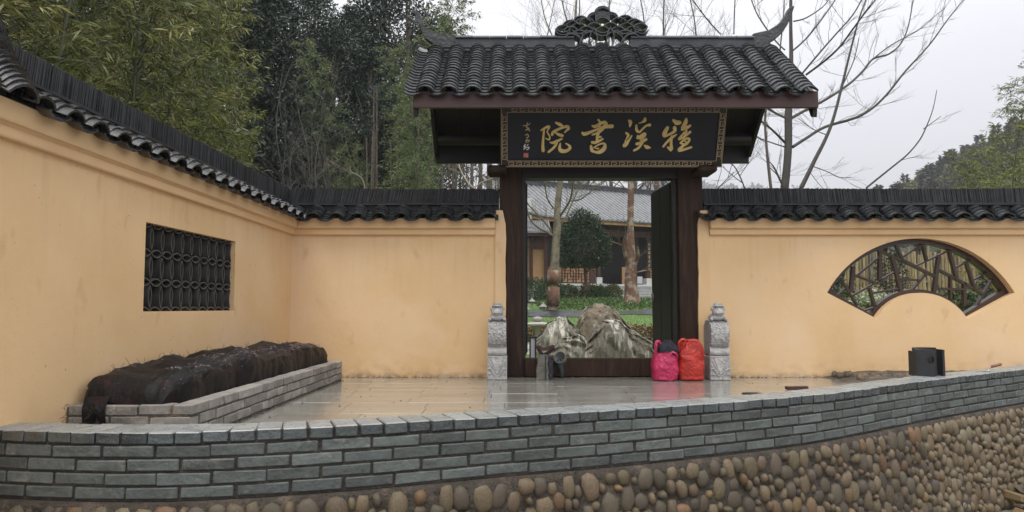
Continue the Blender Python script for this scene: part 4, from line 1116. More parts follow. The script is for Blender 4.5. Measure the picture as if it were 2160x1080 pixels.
for _ in range(150):
    c = Vector(R.choice(cands)); t = (c.y-4.24)/3.3
    L_ = R.uniform(0.02, 0.06)
    d = Vector((R.uniform(-.6,.6), R.uniform(-.8,.8), R.uniform(0.2,1.0))).normalized()
    q2.tube([c, c+d*L_*0.6+Vector((0,0,0.004)), c+d*L_], [0.0016,0.0014,0.0007], 3)
q2.build('poking_twigs', M['bark'], heap, kind='stuff', fix=False)
q = MB(); q.tube([U(366,800,4.37), U(362,812,4.36), U(372,823,4.36)], [0.003,0.0025,0.002], 4); q.build('pale_stalk', M['twigpale'], heap)
q = MB()
for _ in range(60):
    a = Vector((pn_l.x+R.uniform(0.02,0.34), 4.14+R.uniform(-0.03,0.02), PT-R.uniform(-0.02,0.12))); d = Vector((R.uniform(-1,1), R.uniform(-.3,.1), R.uniform(-1,0.3)))*R.uniform(0.02,0.06)
    q.tube([a, a+d*0.5+Vector((0,-.01,.006)), a+d], 0.0011, 3)
q.build('net_threads', M['black'], heap, kind='stuff', fix=False)

# ------------------------------------------------------------------ carved door stones
def rb(q, x0,x1,y0,y1,z0,z1,c=0.01): q.cbox(x1-x0, y1-y0, z1-z0, c, 0.0, M=T((x0+x1)/2,(y0+y1)/2,(z0+z1)/2))
def door_stone(cx, y0, label, tw):
    w = 0.205; dp = 0.33; t = thing('door_stone', label, 'carved stone', (cx, y0+dp/2, 0), group=None)
    B = T(cx, y0, 0) @ Matrix.Rotation(tw, 4, 'Z')
    def bl(q, name, m, smooth=False): return q.build(name, m, t, smooth=smooth, Mw=B)
    q = MB(); rb(q, -w/2, w/2, 0, dp, 0.0, 0.245, 0.008); o = bl(q, 'base_block', M['stone'])
    # hanging cloth triangle and corner waves in relief
    q = MB(); q.prism([(-0.066,0.232),(0.066,0.232),(0.008,0.065),(-0.008,0.065)], a=-0.010, b=0.002, mapf=lambda u,v,ww: Vector((u,ww,v)))
    rb(q, -0.095, 0.095, -0.009, 0.002, 0.234, 0.2455, 0.002)
    for sgn in (-1,1):
        q.tube([(sgn*0.085,-0.004,0.205),(sgn*0.055,-0.006,0.15),(sgn*0.018,-0.006,0.075)], 0.006, 6)
        q.tube([(sgn*0.098,-0.004,0.115),(sgn*0.07,-0.008,0.118),(sgn*0.048,-0.008,0.095),(sgn*0.035,-0.008,0.06),(sgn*0.01,-0.006,0.04)], [0.008,0.011,0.011,0.008,0.005], 6)
        q.tube([(sgn*0.094,-0.004,0.055),(sgn*0.08,-0.008,0.072),(sgn*0.066,-0.008,0.055)], 0.007, 6)
        q.tube([(sgn*0.098,-0.004,0.17),(sgn*0.086,-0.007,0.15),(sgn*0.098,-0.004,0.135)], 0.006, 6)
    bl(q, 'cloth_relief', M['stone'], 40)
    q = MB(); q.tube([(-w/2+0.004, 0.06, 0.292),(w/2-0.004, 0.06, 0.292)], 0.050, 14); rb(q, -w/2+0.006, w/2-0.006, 0.05, dp-0.02, 0.247, 0.34, 0.012); bl(q, 'scroll', M['stone'], 40)
    q = MB()   # drum body seen on edge, bulging in side view
    prof = [(0.335,0.035),(0.37,-0.005),(0.42,-0.028),(0.48,-0.036),(0.54,-0.022),(0.585,0.015),(0.612,0.07),(0.62,0.14),(0.612,0.24),(0.56,0.315),(0.42,0.335),(0.335,0.30)]
    q.prism([(b_, a) for a, b_ in prof], a=-w/2+0.008, b=w/2-0.008, mapf=lambda u,v,ww: Vector((ww,u,v)))
    o = bl(q, 'drum', M['carve']); md = o.modifiers.new('b','BEVEL'); md.width = 0.012; md.segments = 2; md.limit_method = 'ANGLE'; md.angle_limit = 0.9
    q = MB()   # crouching lion: body, head with flat brow, muzzle, ears, collar
    def ball(c, r, n=14, m_=9, nzs=0.0):
        base = len(q.v)
        for j in range(m_+1):
            th = math.pi*j/m_
            for k in range(n):
                ph = 2*math.pi*k/n; dx = Vector((math.sin(th)*math.cos(ph)*r[0], math.sin(th)*math.sin(ph)*r[1], math.cos(th)*r[2]))
                dx *= 1+nzs*fbm(dx*40, 1.0, 2); q.v.append(tuple(Vector(c)+dx))
        for j in range(m_):
            for k in range(n): a = base+j*n+k; a2 = base+j*n+(k+1)%n; q.f.append((a, a2, a2+n, a+n))
    ball((0, 0.15, 0.64), (0.082, 0.12, 0.05), nzs=0.10)
    ball((0, 0.06, 0.645), (0.080, 0.055, 0.032), nzs=0.12)      # mane collar
    ball((0, 0.050, 0.700), (0.064, 0.062, 0.058), nzs=0.04)     # round face
    ball((0, 0.005, 0.690), (0.040, 0.030, 0.028), nzs=0.03)     # muzzle
    ball((0, 0.055, 0.762), (0.056, 0.050, 0.022), nzs=0.15)     # flat brow and curls
    ball((0, 0.060, 0.785), (0.046, 0.040, 0.013), nzs=0.1)
    for sgn in (-1,1):
        ball((sgn*0.060, 0.065, 0.735), (0.016,0.020,0.026))
        ball((sgn*0.026, 0.008, 0.738), (0.011,0.011,0.009)); ball((sgn*0.075, 0.045, 0.625), (0.020,0.040,0.018), nzs=.1)
    bl(q, 'lion', M['stone'], True)
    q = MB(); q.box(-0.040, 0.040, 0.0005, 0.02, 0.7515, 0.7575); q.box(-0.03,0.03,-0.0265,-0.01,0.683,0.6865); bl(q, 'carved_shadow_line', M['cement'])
c1 = G(1048.5, 797, 0.0)
door_stone(U(1048.5,797,7.72).x, 7.70, 'grey carved stone lion on its block at the left gate post', 0.0)
door_stone(U(1518,797,7.70).x, 7.66, 'grey carved stone lion block beside the red bag at the right gate post', -0.03)

# ------------------------------------------------------------------ bags at the threshold
def sack(name, x, y, prof, wx, wy, seed, m, parent, lean=(0,0), nu=44, twist=0.0, pw=2.6):
    q = MB(); nv_ = len(prof)
    P = spline([Vector((r, z, 0)) for r, z in prof], 5)
    for j, p in enumerate(P):
        r, z = p.x, p.y
        for k in range(nu):
            a = 2*math.pi*k/nu; ca, sa = math.cos(a), math.sin(a)
            sq = (abs(ca)**pw+abs(sa)**pw)**(-1/pw)
            wr = 0.08*fbm((ca*1.6+seed, sa*1.6, z*7), 1.3, 4) - 0.11*abs(fbm((ca*3+seed, sa*3+z*7, z*6), 1.1, 4)) - 0.05*abs(math.sin(a*3+z*9+seed))*max(0, (z-0.18)*4)
            rr = r*(1+wr)*sq
            q.v.append((x+ca*rr*wx+lean[0]*z, y+sa*rr*wy+lean[1]*z, max(0.001, z+0.008*fbm((ca*2,sa*2,z*5+seed),1.5,3)*(1 if j else 0))))
    for j in range(len(P)-1):
        for k in range(nu): a = j*nu+k; a2 = j*nu+(k+1)%nu; q.f.append((a, a2, a2+nu, a+nu))
    q.f.append(tuple(reversed(range(nu))))
    return q.build(name, m, parent, smooth=True, fix=False)
def strap(q, pts, w, th=0.003, n=6):
    ps = spline(pts, n); 
    for i in range(len(ps)):
        d = (ps[min(i+1,len(ps)-1)]-ps[max(i-1,0)]).normalized(); s_ = d.cross(Vector((0,1,0))); 
        s_ = s_.normalized() if s_.length > 1e-4 else Vector((1,0,0))
        s_ = (s_+Vector((0,0.5,0))).normalized()
        q.v += [tuple(ps[i]+s_*w/2), tuple(ps[i]-s_*w/2)]
    b0 = len(q.v)-2*len(ps)
    for i in range(len(ps)-1): a = b0+2*i; q.f.append((a, a+1, a+3, a+2))
pk = U(1404, 796, 7.62)
bag = thing('plastic_bag', 'pink plastic carrier bag stuffed and standing beside the red bag', 'bag', (pk.x, 7.66, 0))
sack('bag_body', pk.x, 7.66, [(0.02,0.001),(0.80,0.004),(0.94,0.04),(1.0,0.12),(0.96,0.19),(0.86,0.25),(0.78,0.285),(0.86,0.292)], 0.142, 0.115, 2.0, M['pink'], bag)
q = MB(); x_ = pk.x
strap(q, [Vector((x_-0.10,7.60,0.24)),Vector((x_-0.105,7.58,0.33)),Vector((x_-0.095,7.58,0.395)),Vector((x_-0.06,7.60,0.40)),Vector((x_-0.03,7.64,0.35))], 0.03)
strap(q, [Vector((x_+0.02,7.57,0.25)),Vector((x_+0.06,7.56,0.295)),Vector((x_+0.11,7.58,0.27)),Vector((x_+0.12,7.6,0.22))], 0.02)
q.build('handle', M['pink'], bag, fix=False)
jk = thing('dark_jacket', 'folded navy jacket stuffed in the top of the pink bag', 'jacket', (pk.x+0.03, 7.66, 0.27))
sack('jacket_cloth', pk.x+0.035, 7.66, [(0.5,0.25),(0.85,0.27),(0.98,0.30),(0.92,0.345),(0.6,0.375),(0.35,0.405),(0.05,0.41)], 0.118, 0.095, 7.0, M['navy'], jk)
rd = U(1459, 796, 7.66)
bag2 = thing('plastic_bag', 'tall red plastic carrier bag leaning against the right stone lion', 'bag', (rd.x, 7.72, 0))
sack('bag_body', rd.x, 7.70, [(0.02,0.001),(0.86,0.004),(0.97,0.05),(1.02,0.14),(1.0,0.22),(0.94,0.29),(0.85,0.34),(0.72,0.38),(0.62,0.392)], 0.140, 0.120, 5.0, M['red'], bag2)
sack('bag_mouth', rd.x-0.005, 7.69, [(0.55,0.33),(0.62,0.375),(0.76,0.41),(0.70,0.415),(0.6,0.38)], 0.115, 0.09, 12.0, M['red'], bag2)
q = MB(); x_ = rd.x
strap(q, [Vector((x_-0.12,7.62,0.30)),Vector((x_-0.145,7.59,0.38)),Vector((x_-0.11,7.58,0.425)),Vector((x_-0.07,7.6,0.41)),Vector((x_-0.085,7.61,0.33))], 0.022)
strap(q, [Vector((x_-0.05,7.58,0.36)),Vector((x_-0.02,7.57,0.415)),Vector((x_+0.04,7.57,0.41)),Vector((x_+0.09,7.58,0.35)),Vector((x_+0.12,7.6,0.25))], 0.022)
q.build('handle', M['red'], bag2, fix=False)

# ------------------------------------------------------------------ tool bag, scoop and small lamp left of the threshold
tb = U(1152, 796, 7.85)
tbag = thing('tool_bag', 'upright grey canvas bag with a navy side and brown strap in front of the threshold', 'bag', (tb.x, 7.85, 0))
def taper(q, x0, x1, xt0, xt1, y0, y1, yt0, yt1, z0, z1):
    n = 6
    for i in range(n+1):
        t = i/n; b_ = 0.006*math.sin(i*2.1)
        q.v += [(x0+(xt0-x0)*t+b_, y0+(yt0-y0)*t, z0+(z1-z0)*t),(x1+(xt1-x1)*t-b_, y0+(yt0-y0)*t-b_, z0+(z1-z0)*t),(x1+(xt1-x1)*t, y1+(yt1-y1)*t, z0+(z1-z0)*t),(x0+(xt0-x0)*t, y1+(yt1-y1)*t, z0+(z1-z0)*t)]
    b0 = len(q.v)-4*(n+1)
    for i in range(n):
        for k in range(4): a = b0+i*4+k; a2 = b0+i*4+(k+1)%4; q.f.append((a,a2,a2+4,a+4))
    q.f.append((b0+3,b0+2,b0+1,b0)); q.f.append(tuple(b0+n*4+k for k in range(4)))
q = MB(); taper(q, tb.x-0.11, tb.x+0.02, tb.x-0.085, tb.x+0.012, 7.70, 7.95, 7.78, 7.92, 0.002, 0.255)
q.build('bag_front', M['canvas'], tbag)
q = MB(); taper(q, tb.x+0.021, tb.x+0.062, tb.x+0.013, tb.x+0.072, 7.72, 7.95, 7.79, 7.92, 0.002, 0.235)
q.build('side_pocket', M['navy'], tbag)
q = MB(); q.box(tb.x-0.02, tb.x-0.005, 7.69, 7.715, 0.01, 0.25, M=None); q.build('piping', M['rubber'], tbag)
q = MB(); strap(q, [Vector((tb.x-0.04,7.82,0.25)),Vector((tb.x-0.075,7.82,0.30)),Vector((tb.x-0.085,7.82,0.335)),Vector((tb.x-0.03,7.82,0.31)),Vector((tb.x+0.03,7.82,0.325)),Vector((tb.x+0.075,7.82,0.335)),Vector((tb.x+0.02,7.82,0.27)),Vector((tb.x-0.03,7.82,0.25))], 0.04)
q.build('strap', M['umber'], tbag, fix=False)
sp_ = U(1183, 794, 7.88)
scp = thing('scoop', 'grey hooded scoop tilted over a dark stand against the threshold', 'scoop', (sp_.x, 7.9, 0))
q = MB(); Mx = T(sp_.x-0.005, 7.88, 0.215) @ Matrix.Rotation(math.radians(62), 4, 'X') @ Matrix.Rotation(math.radians(-28), 4, 'Y')
q.lathe([(0.012,-0.10),(0.03,-0.09),(0.052,-0.05),(0.064,0.0),(0.066,0.02),(0.062,0.02),(0.058,0.0),(0.046,-0.045),(0.02,-0.075)], 18, Mx); q.build('hood', M['greymetal'], scp, smooth=40)
q = MB(); q.tube([(sp_.x-0.03,7.90,0.19),(sp_.x-0.005,7.9,0.13),(sp_.x+0.015,7.9,0.06),(sp_.x+0.02,7.89,0.012)], [0.035,0.045,0.03,0.022], 10, flat=(Vector((0,1,0)),0.6))
q.build('stand', M['rubber'], scp, smooth=True)
lp = U(1124, 755, 8.5)
lamp = thing('lawn_lamp', 'short black-framed lamp with a pale panel just inside the doorway', 'lamp', (lp.x, 8.5, 0.03))
q = MB()
for dx in (-0.032, 0.032):
    for dy in (-0.03, 0.03): q.box(lp.x+dx-0.007, lp.x+dx+0.007, 8.5+dy-0.007, 8.5+dy+0.007, 0.0, 0.40)
q.box(lp.x-0.042, lp.x+0.042, 8.46, 8.54, 0.401, 0.415); q.build('lamp_frame', M['black'], lamp)
q = MB(); q.box(lp.x-0.022, lp.x+0.022, 8.478, 8.522, 0.02, 0.398); q.build('panel', M['litpanel'], lamp)

# ------------------------------------------------------------------ things on the parapet and forecourt
cl = G(1965, 795, CAP_Z); cy = cl.y+0.05
blk = thing('ventilation_block', 'black fired clay block with a round hole standing on the wall cap', 'clay block', (cl.x, cy, CAP_Z))
def outline(pts, name, parent, m, z0, z1, th):
    q = MB(); ps = spline([Vector((x, y, 0)) for x, y in pts], 4); L_, R_ = [], []
    for i, p in enumerate(ps):
        d = (ps[min(i+1,len(ps)-1)]-ps[max(i-1,0)]).normalized(); n = Vector((-d.y, d.x, 0))
        L_.append((p+n*th/2)); R_.append((p-n*th/2))
    q.prism([(p.x, p.y) for p in L_+R_[::-1]], a=z0, b=z1, mapf=lambda u, v, w: Vector((u, v, w)))
    return q.build(name, m, parent, smooth=35)
x0 = cl.x
# front curved plate with a hole, built as a bent plate
wfr, hfr = 0.178, 0.222
def bent(u, z, y): return Vector((x0-0.095+u*wfr, cy-0.03+0.035*(2*(u-0.5))**2+y, CAP_Z+0.001+z*hfr))
q = MB(); NA, NR = 32, 6; hu, hz_ = 0.60, 0.62; rin = 0.033
for yy in (0.0, 0.022):
    for r_ in range(NR+1):
        for k in range(NA):
            a = 2*math.pi*k/NA; c_, s_ = math.cos(a), math.sin(a)
            iu, iz = hu+rin*c_/wfr, hz_+rin*s_/hfr
            tx = ((1-hu) if c_ > 0 else -hu)/c_ if abs(c_) > 1e-6 else 1e9; tz = ((1-hz_) if s_ > 0 else -hz_)/s_ if abs(s_) > 1e-6 else 1e9
            t_ = min(abs(tx), abs(tz)); ou, oz = hu+c_*t_, hz_+s_*t_; f_ = r_/NR
            q.v.append(tuple(bent(iu+(ou-iu)*f_, iz+(oz-iz)*f_, yy)))
L2 = (NR+1)*NA
for r_ in range(NR):
    for k in range(NA):
        a = r_*NA+k; b_ = r_*NA+(k+1)%NA
        q.f += [(a, b_, b_+NA, a+NA), (L2+a, L2+a+NA, L2+b_+NA, L2+b_)]
for k in range(NA):
    b_ = (k+1)%NA; q.f += [(k, L2+k, L2+b_, b_), (NR*NA+k, NR*NA+b_, L2+NR*NA+b_, L2+NR*NA+k)]
q.build('front_plate', M['darkclay'], blk)
q = MB(); q.prism([(k/10, 0.0) for k in range(11)]+[(1-k/10, 1.0) for k in range(11)], a=0.0, b=0.02, mapf=lambda u, z, y: Vector((x0-0.055+u*0.20, cy+0.17-0.05*(2*(u-0.5))**2+y, CAP_Z+0.001+z*0.235)))
q.build('back_plate', M['darkclay'], blk)
q = MB(); q.box(x0-0.094, x0-0.075, cy+0.023, cy+0.13, CAP_Z+0.001, CAP_Z+0.21); q.build('side_web', M['darkclay'], blk)
q = MB(); q.box(x0+0.125, x0+0.144, cy-0.005, cy+0.14, CAP_Z+0.001, CAP_Z+0.225); q.build('side_web', M['darkclay'], blk)
tr = G(2090, 784, CAP_Z+0.002); ty = tr.y+0.02
trw = thing('trowel', 'small trowel with a worn wooden handle left on the wall cap', 'trowel', (tr.x, ty, CAP_Z))
q = MB(); q.prism([(0,-0.03),(0.09,0.0),(0,0.03),(-0.03,0.0)][::1], a=0, b=0.003, mapf=lambda u, v, w: Vector((tr.x-0.02-u*1.2, ty+v, CAP_Z+0.004+w))); q.build('blade', M['steel'], trw)
q = MB(); q.tube([(tr.x-0.01,ty,CAP_Z+0.008),(tr.x+0.004,ty,CAP_Z+0.018),(tr.x+0.006,ty,CAP_Z+0.04),(tr.x+0.02,ty,CAP_Z+0.046)], 0.004, 6); q.build('shank', M['steel'], trw)
q = MB(); q.tube([(tr.x+0.014,ty,CAP_Z+0.045),(tr.x+0.03,ty,CAP_Z+0.049),(tr.x+0.07,ty,CAP_Z+0.058),(tr.x+0.10,ty,CAP_Z+0.066),(tr.x+0.112,ty,CAP_Z+0.069)], [0.010,0.014,0.012,0.015,0.009], 10); q.build('handle', M['handle'], trw, smooth=40)
wd = G(1678, 824, 0.0)
wdg = thing('wood_offcut', 'small brown wooden offcut lying behind the wall cap', 'offcut', (wd.x, wd.y+0.03, 0))
q = MB(); q.cbox(0.20, 0.06, 0.03, 0.003, 0.003, M=T(wd.x+0.03, wd.y+0.05, 0.02) @ Matrix.Rotation(0.12,4,'Z')); q.build('board', M['eave'], wdg)
dn = G(1590, 832, 0.002)
q = MB(); q.lathe([(0.085,0.0),(0.088,0.004),(0.08,0.008),(0.0,0.009)], 20, T(dn.x, dn.y+0.05, 0.001) @ Matrix.Diagonal((1,0.8,1,1))); 
o = q.build('drain_cover', M['black'], None, smooth=40, label='flat round black drain cover on the wet paving', category='drain cover')
# scattered chips and droppings on the wet paving
q = MB()
for _ in range(130):
    x, y = R.uniform(-1.7, 3.2), R.uniform(4.4, 7.9)
    if not inside_court(x, y, 0.03): continue
    r_ = R.uniform(0.003, 0.009); z = 0.001
    q.add([(x-r_,y-r_*.7,z),(x+r_,y-r_*.5,z),(x+r_*.6,y+r_*.8,z),(x-r_*.8,y+r_*.6,z),(x,y,z+r_*0.8)], [(0,1,4),(1,2,4),(2,3,4),(3,0,4)])
q.build('stone_chips', M['cement'], None, kind='stuff', fix=False)
q = MB()
for _ in range(500):    # rough edge of grout and dirt at the wall feet
    if R.random() < 0.5: x, y = R.uniform(-1.72, 3.4), 7.985-abs(R.gauss(0,0.018))
    else:
        t = R.random(); p = pn_r.lerp(pf_r, t)+nr_*abs(R.gauss(0.004,0.014)); x, y = p.x, p.y
    r_ = R.uniform(0.004, 0.013); z = 0.0
    q.add([(x-r_,y-r_*.7,z),(x+r_,y-r_*.5,z),(x+r_*.6,y+r_*.8,z),(x-r_*.8,y+r_*.6,z),(x,y,z+r_*0.7)], [(0,1,4),(1,2,4),(2,3,4),(3,0,4)])
q.build('mortar_crumbs', M['cement'], None, kind='stuff', fix=False)
# rubble at the foot of the cobble wall, right edge
rp = G(2135, 1078, -1.0)
rub = thing('rubble_pile', 'heap of pale broken stone by a dark slab at the foot of the cobble wall', 'rubble', (rp.x, rp.y, -1.0))
for i in range(46):
    a = R.uniform(0, 6.28); r_ = abs(R.gauss(0, 0.28)); s_ = R.uniform(0.03, 0.08)
    q = MB() if i < 40 else q
    q = MB(); q.cbox(s_*2.2, s_*1.4, s_*0.9, s_*0.2, s_*0.25)
    link('broken_stone', q.mesh('broken_stone'), M['cobble2'] if i % 3 else M['cobble3'], rub, T(rp.x+0.25+math.cos(a)*r_*1.5, rp.y+0.1+math.sin(a)*r_*0.7, -0.98+max(0, 0.16-r_*0.3)*R.random()) @ Matrix.Rotation(R.uniform(0,3),4,'Z') @ Matrix.Rotation(R.uniform(-.5,.5),4,'X'))
q = MB(); q.cbox(0.5, 0.30, 0.05, 0.004, M=T(rp.x+0.30, rp.y+0.38, -0.83) @ Matrix.Rotation(0.25,4,'Z') @ Matrix.Rotation(0.3,4,'X')); q.build('dark_slab', M['darkclay'], rub)

# ------------------------------------------------------------------ garden: turf, rocks, hedge, lamps
def gpt(px, py_guess, Y): p = U(px, py_guess, Y); return Vector((p.x, Y, gz(p.x, Y)))
n = 26000
gx = rng.uniform(-0.6, 3.2, n); gy = 8.35+rng.random(n)**1.4*14.0; gx = gx*(gy/9.0)
Pz = np.array([gz(x, y) for x, y in zip(gx, gy)])
sc_ = np.clip(gy/11, 0.8, 2.0)
D = rng.normal(size=(n,3))*0.45; D[:,2] = 1.0
link('grass', leaf_mesh('grass', np.stack([gx, gy, Pz-0.004], 1), D, 0.030*sc_, 0.006*sc_), M['grass'], kind='stuff')
q = MB(); q.box(-1.0, 3.2, 8.31, 8.37, 0.0, 0.055); q.box(-1.0,3.2,8.45,8.50,0.0,0.075); 
kb = MB(); kb.box(-1.2, 3.4, 8.38, 8.50, -0.05, 0.085); kb.build('garden_kerb', M['concrete'], kind='structure')
def rock(label, silpx, Y, depth, seed, mt='rock'):
    """silpx: skyline points in the photo; the rock is a solid of the given depth standing at Y"""
    pts = [U(px, py, Y) for px, py in silpx]; base = gz(pts[0].x, Y)-0.05
    xs = [p.x for p in pts]; zs = [p.z for p in pts]
    q = MB(); NU, NV = 70, 36
    x0, x1 = xs[0], xs[-1]
    for i in range(NU+1):
        x = x0+(x1-x0)*i/NU; z = float(np.interp(x, xs, zs))+0.022*fbm((x*7, seed, 0), 1.0, 4); h = max(0.02, z-base)
        hm = max(zs)-base; dd = depth*(0.35+0.65*h/hm)
        for k in range(NV+1):
            v = k/NV; a = math.pi*v; cy_ = -math.cos(a); s_ = math.sin(a)
            f_ = s_**0.75
            n1 = fbm((x*2.4+seed, v*3.2, seed), 1.0, 5)*0.10; strata = 0.03*abs(math.sin((x*1.3+v*2.6+0.5*n1)*9+seed))-0.15*abs(fbm((x*3.1+v*2, x*1.2+v*3, seed), 1.0, 5))+0.05*abs(fbm((x*9, v*9, seed), 1.0, 3))
            y = Y+dd*0.5*cy_*(1-0.35*f_)+(n1-strata)*(1 if cy_ < 0 else -1)*1.0*(0.4+0.6*(1-abs(2*v-1)))
            zz = base+h*f_*(1+0.05*n1)
            q.v.append((x+0.05*fbm((x*3,v*4,seed+3),1.0,3), y, zz))
    for i in range(NU):
        for k in range(NV): a = i*(NV+1)+k; q.f.append((a, a+1, a+NV+2, a+NV+1))
    o = q.build('garden_rock', M[mt], None, smooth=22, label=label, category='rock'); return o
rock('tall pointed grey-brown rock at the back of the rock group on the lawn', [(1205,742),(1212,725),(1218,700),(1228,668),(1240,647),(1255,641),(1270,640),(1285,646),(1300,655),(1315,675),(1335,700),(1350,742)], 11.9, 0.9, 3.0, 'rock3')
rock('pale veined rock sloping up from the left of the rock group', [(1095,742),(1105,730),(1125,718),(1140,703),(1150,685),(1165,675),(1180,668),(1192,668),(1203,678),(1218,692),(1235,712),(1246,742)], 11.1, 0.8, 11.0)
rock('low dark green-grey rock in front of the left pale rock', [(1148,744),(1160,735),(1175,722),(1188,712),(1205,710),(1222,706),(1236,718),(1250,744)], 10.55, 0.5, 17.0)
rock('wide rock with white streaks trailing down to the right of the group', [(1228,744),(1236,730),(1250,712),(1262,690),(1275,675),(1292,673),(1310,678),(1325,692),(1345,698),(1358,708),(1375,722),(1395,729),(1415,744)], 10.5, 0.75, 23.0, 'rock2')

def shrub(name, label, cat, c, rad, n, L, Wd, m, group=None, stems=True, flat=0.0, inner=0.45):
    """leafy bush: leaves through an uneven ellipsoid volume, stems beneath"""
    t = thing(name, label, cat, (c[0], c[1], gz(c[0], c[1])), group=group)
    u = rng.normal(size=(n,3)); u /= np.linalg.norm(u, axis=1, keepdims=True)
    if flat: u[:,2] = np.where(u[:,2] < -0.3, -u[:,2]*0.5, u[:,2])
    lump = np.array([fbm(tuple(p*1.9+np.array([c[0],c[1],0])), 1.0, 3) for p in u])
    r = inner+(1-inner)*rng.random(n)**0.55; r *= 1+0.28*lump
    P = np.array(c)+u*r[:,None]*np.array(rad)
    D = u+rng.normal(size=(n,3))*0.7
    link('foliage', leaf_mesh('foliage', P, D, L*(0.7+0.6*rng.random(n)), Wd*(0.7+0.6*rng.random(n))), m, t)
    if stems:
        q = MB(); g = gz(c[0], c[1])
        for i in range(7):
            a = 6.28*i/7+R.random(); q.tube([(c[0]+0.04*math.cos(a), c[1]+0.04*math.sin(a), g-0.02), (c[0]+rad[0]*0.35*math.cos(a), c[1]+rad[1]*0.35*math.sin(a), c[2]), (c[0]+rad[0]*0.7*math.cos(a), c[1]+rad[1]*0.7*math.sin(a), c[2]+rad[2]*0.4)], [0.014,0.01,0.005], 4)
        q.build('stems', M['bark'], t, kind=None)
    return t
for px, Y, r_, lab in ((1117,12.6,0.36,'red-tipped hedge bush left of the pale rock beside the stone lamp'),(1160,13.0,0.34,'red-tipped hedge bush just behind the left pale rock'),
                  (1203,13.2,0.30,'small red-tipped hedge bush in the gap between left and back rocks'),(1345,12.7,0.36,'red-tipped hedge bush behind the right shoulder of the rock group'),(1392,12.3,0.42,'orange-red tipped hedge bush at the right door leaf beyond the rocks')):
    p = gpt(px, 700, Y); shrub('hedge_bush', lab, 'bush', (p.x, Y, p.z+r_*0.34), (r_*1.1, r_*0.8, r_*0.46), 1500, 0.045, 0.024, M['photinia'], group='red-tipped hedge bushes behind the rocks')
# mushroom-shaped stone lamp by the rocks
p = gpt(1134, 700, 12.0); B = T(p.x, 12.0, p.z)
lt = thing('stone_lamp', 'stone lamp with a round flat cap behind the left pale rock', 'lamp', p)
q = MB(); q.lathe([(0.07,0),(0.05,0.03),(0.045,0.30),(0.06,0.33)], 14, B); q.build('column', M['lantern'], lt, smooth=40)
q = MB(); q.lathe([(0.085,0.331),(0.12,0.345),(0.125,0.37),(0.09,0.395),(0.035,0.405)], 18, B @ Matrix.Diagonal((1.5,1.5,1,1))); q.build('cap', M['lantern'], lt, smooth=40)
q = MB(); q.lathe([(0.02,0.40),(0.055,0.42),(0.062,0.45),(0.05,0.48),(0.01,0.49)], 14, B @ Matrix.Diagonal((1.3,1.3,1,1))); q.build('finial', M['lantern'], lt, smooth=True)
def pagoda(px, py, Y, label, s_=1.0):
    p = gpt(px, py, Y); B = T(p.x, Y, p.z) @ Matrix.Scale(s_, 4)
    t = thing('stone_lantern', label, 'lantern', p, group='small pagoda lanterns at the lawn edge')
    q = MB(); q.lathe([(0.13,0),(0.13,0.04),(0.08,0.05),(0.08,0.12),(0.12,0.13),(0.12,0.15)], 4, B @ Matrix.Rotation(math.pi/4,4,'Z')); q.build('base', M['lantern'], t)
    for a in range(4):
        q = MB(); q.cbox(0.025,0.025,0.17,0.002, M=B @ T(0.07*(1 if a%2 else -1), 0.07*(1 if a//2 else -1), 0.235)); q.build('corner_post', M['lantern'], t)
    q = MB(); q.cbox(0.09,0.09,0.165,0.002, M=B @ T(0,0,0.233)); q.build('firebox', M['concrete'], t)
    q = MB(); q.lathe([(0.22,0.32),(0.21,0.34),(0.12,0.40),(0.05,0.47),(0.05,0.50),(0.02,0.54)], 6, B); q.build('roof', M['lantern'], t)
pagoda(1146, 640, 20.0, 'small pale stone pagoda lantern left of the leaning tree trunk', 0.58)
pagoda(1106, 648, 19.0, 'small stone lantern half hidden by the left door post', 0.62)
pagoda(1122, 620, 23.5, 'faint little stone lantern in front of the dark shrubs', 0.55)
# rumpled black ground net along the lawn's far edge
def netstrip(px0, px1, Y, w, label):
    a = gpt(px0, 650, Y); b_ = gpt(px1, 650, Y+0.3); q = MB(); N_ = 60; K = 12
    for i in range(N_+1):
        x = a.x+(b_.x-a.x)*i/N_
        for k in range(K+1):
            y = Y-w/2+w*k/K; h = 0.10*math.sin(math.pi*k/K)*(0.8+0.9*fbm((x*1.2,y*1.5,2),1.2,4))+0.02
            q.v.append((x, y+0.1*fbm((x*2,0,5),1,2), gz(x,y)+max(0.0,h)+0.05*fbm((x*4,y*4,1),1,3)*math.sin(math.pi*k/K)))
    for i in range(N_):
        for k in range(K): a_ = i*(K+1)+k; q.f.append((a_,a_+1,a_+K+2,a_+K+1))
    q.build('ground_net', M['groundnet'], None, smooth=True, fix=False, label=label, category='netting')
netstrip(1085, 1262, 19.6, 1.3, 'rumpled black netting along the lawn edge by the stone lanterns')
netstrip(1285, 1400, 20.4, 0.8, 'short roll of black netting on the lawn edge before the red-barked tree')

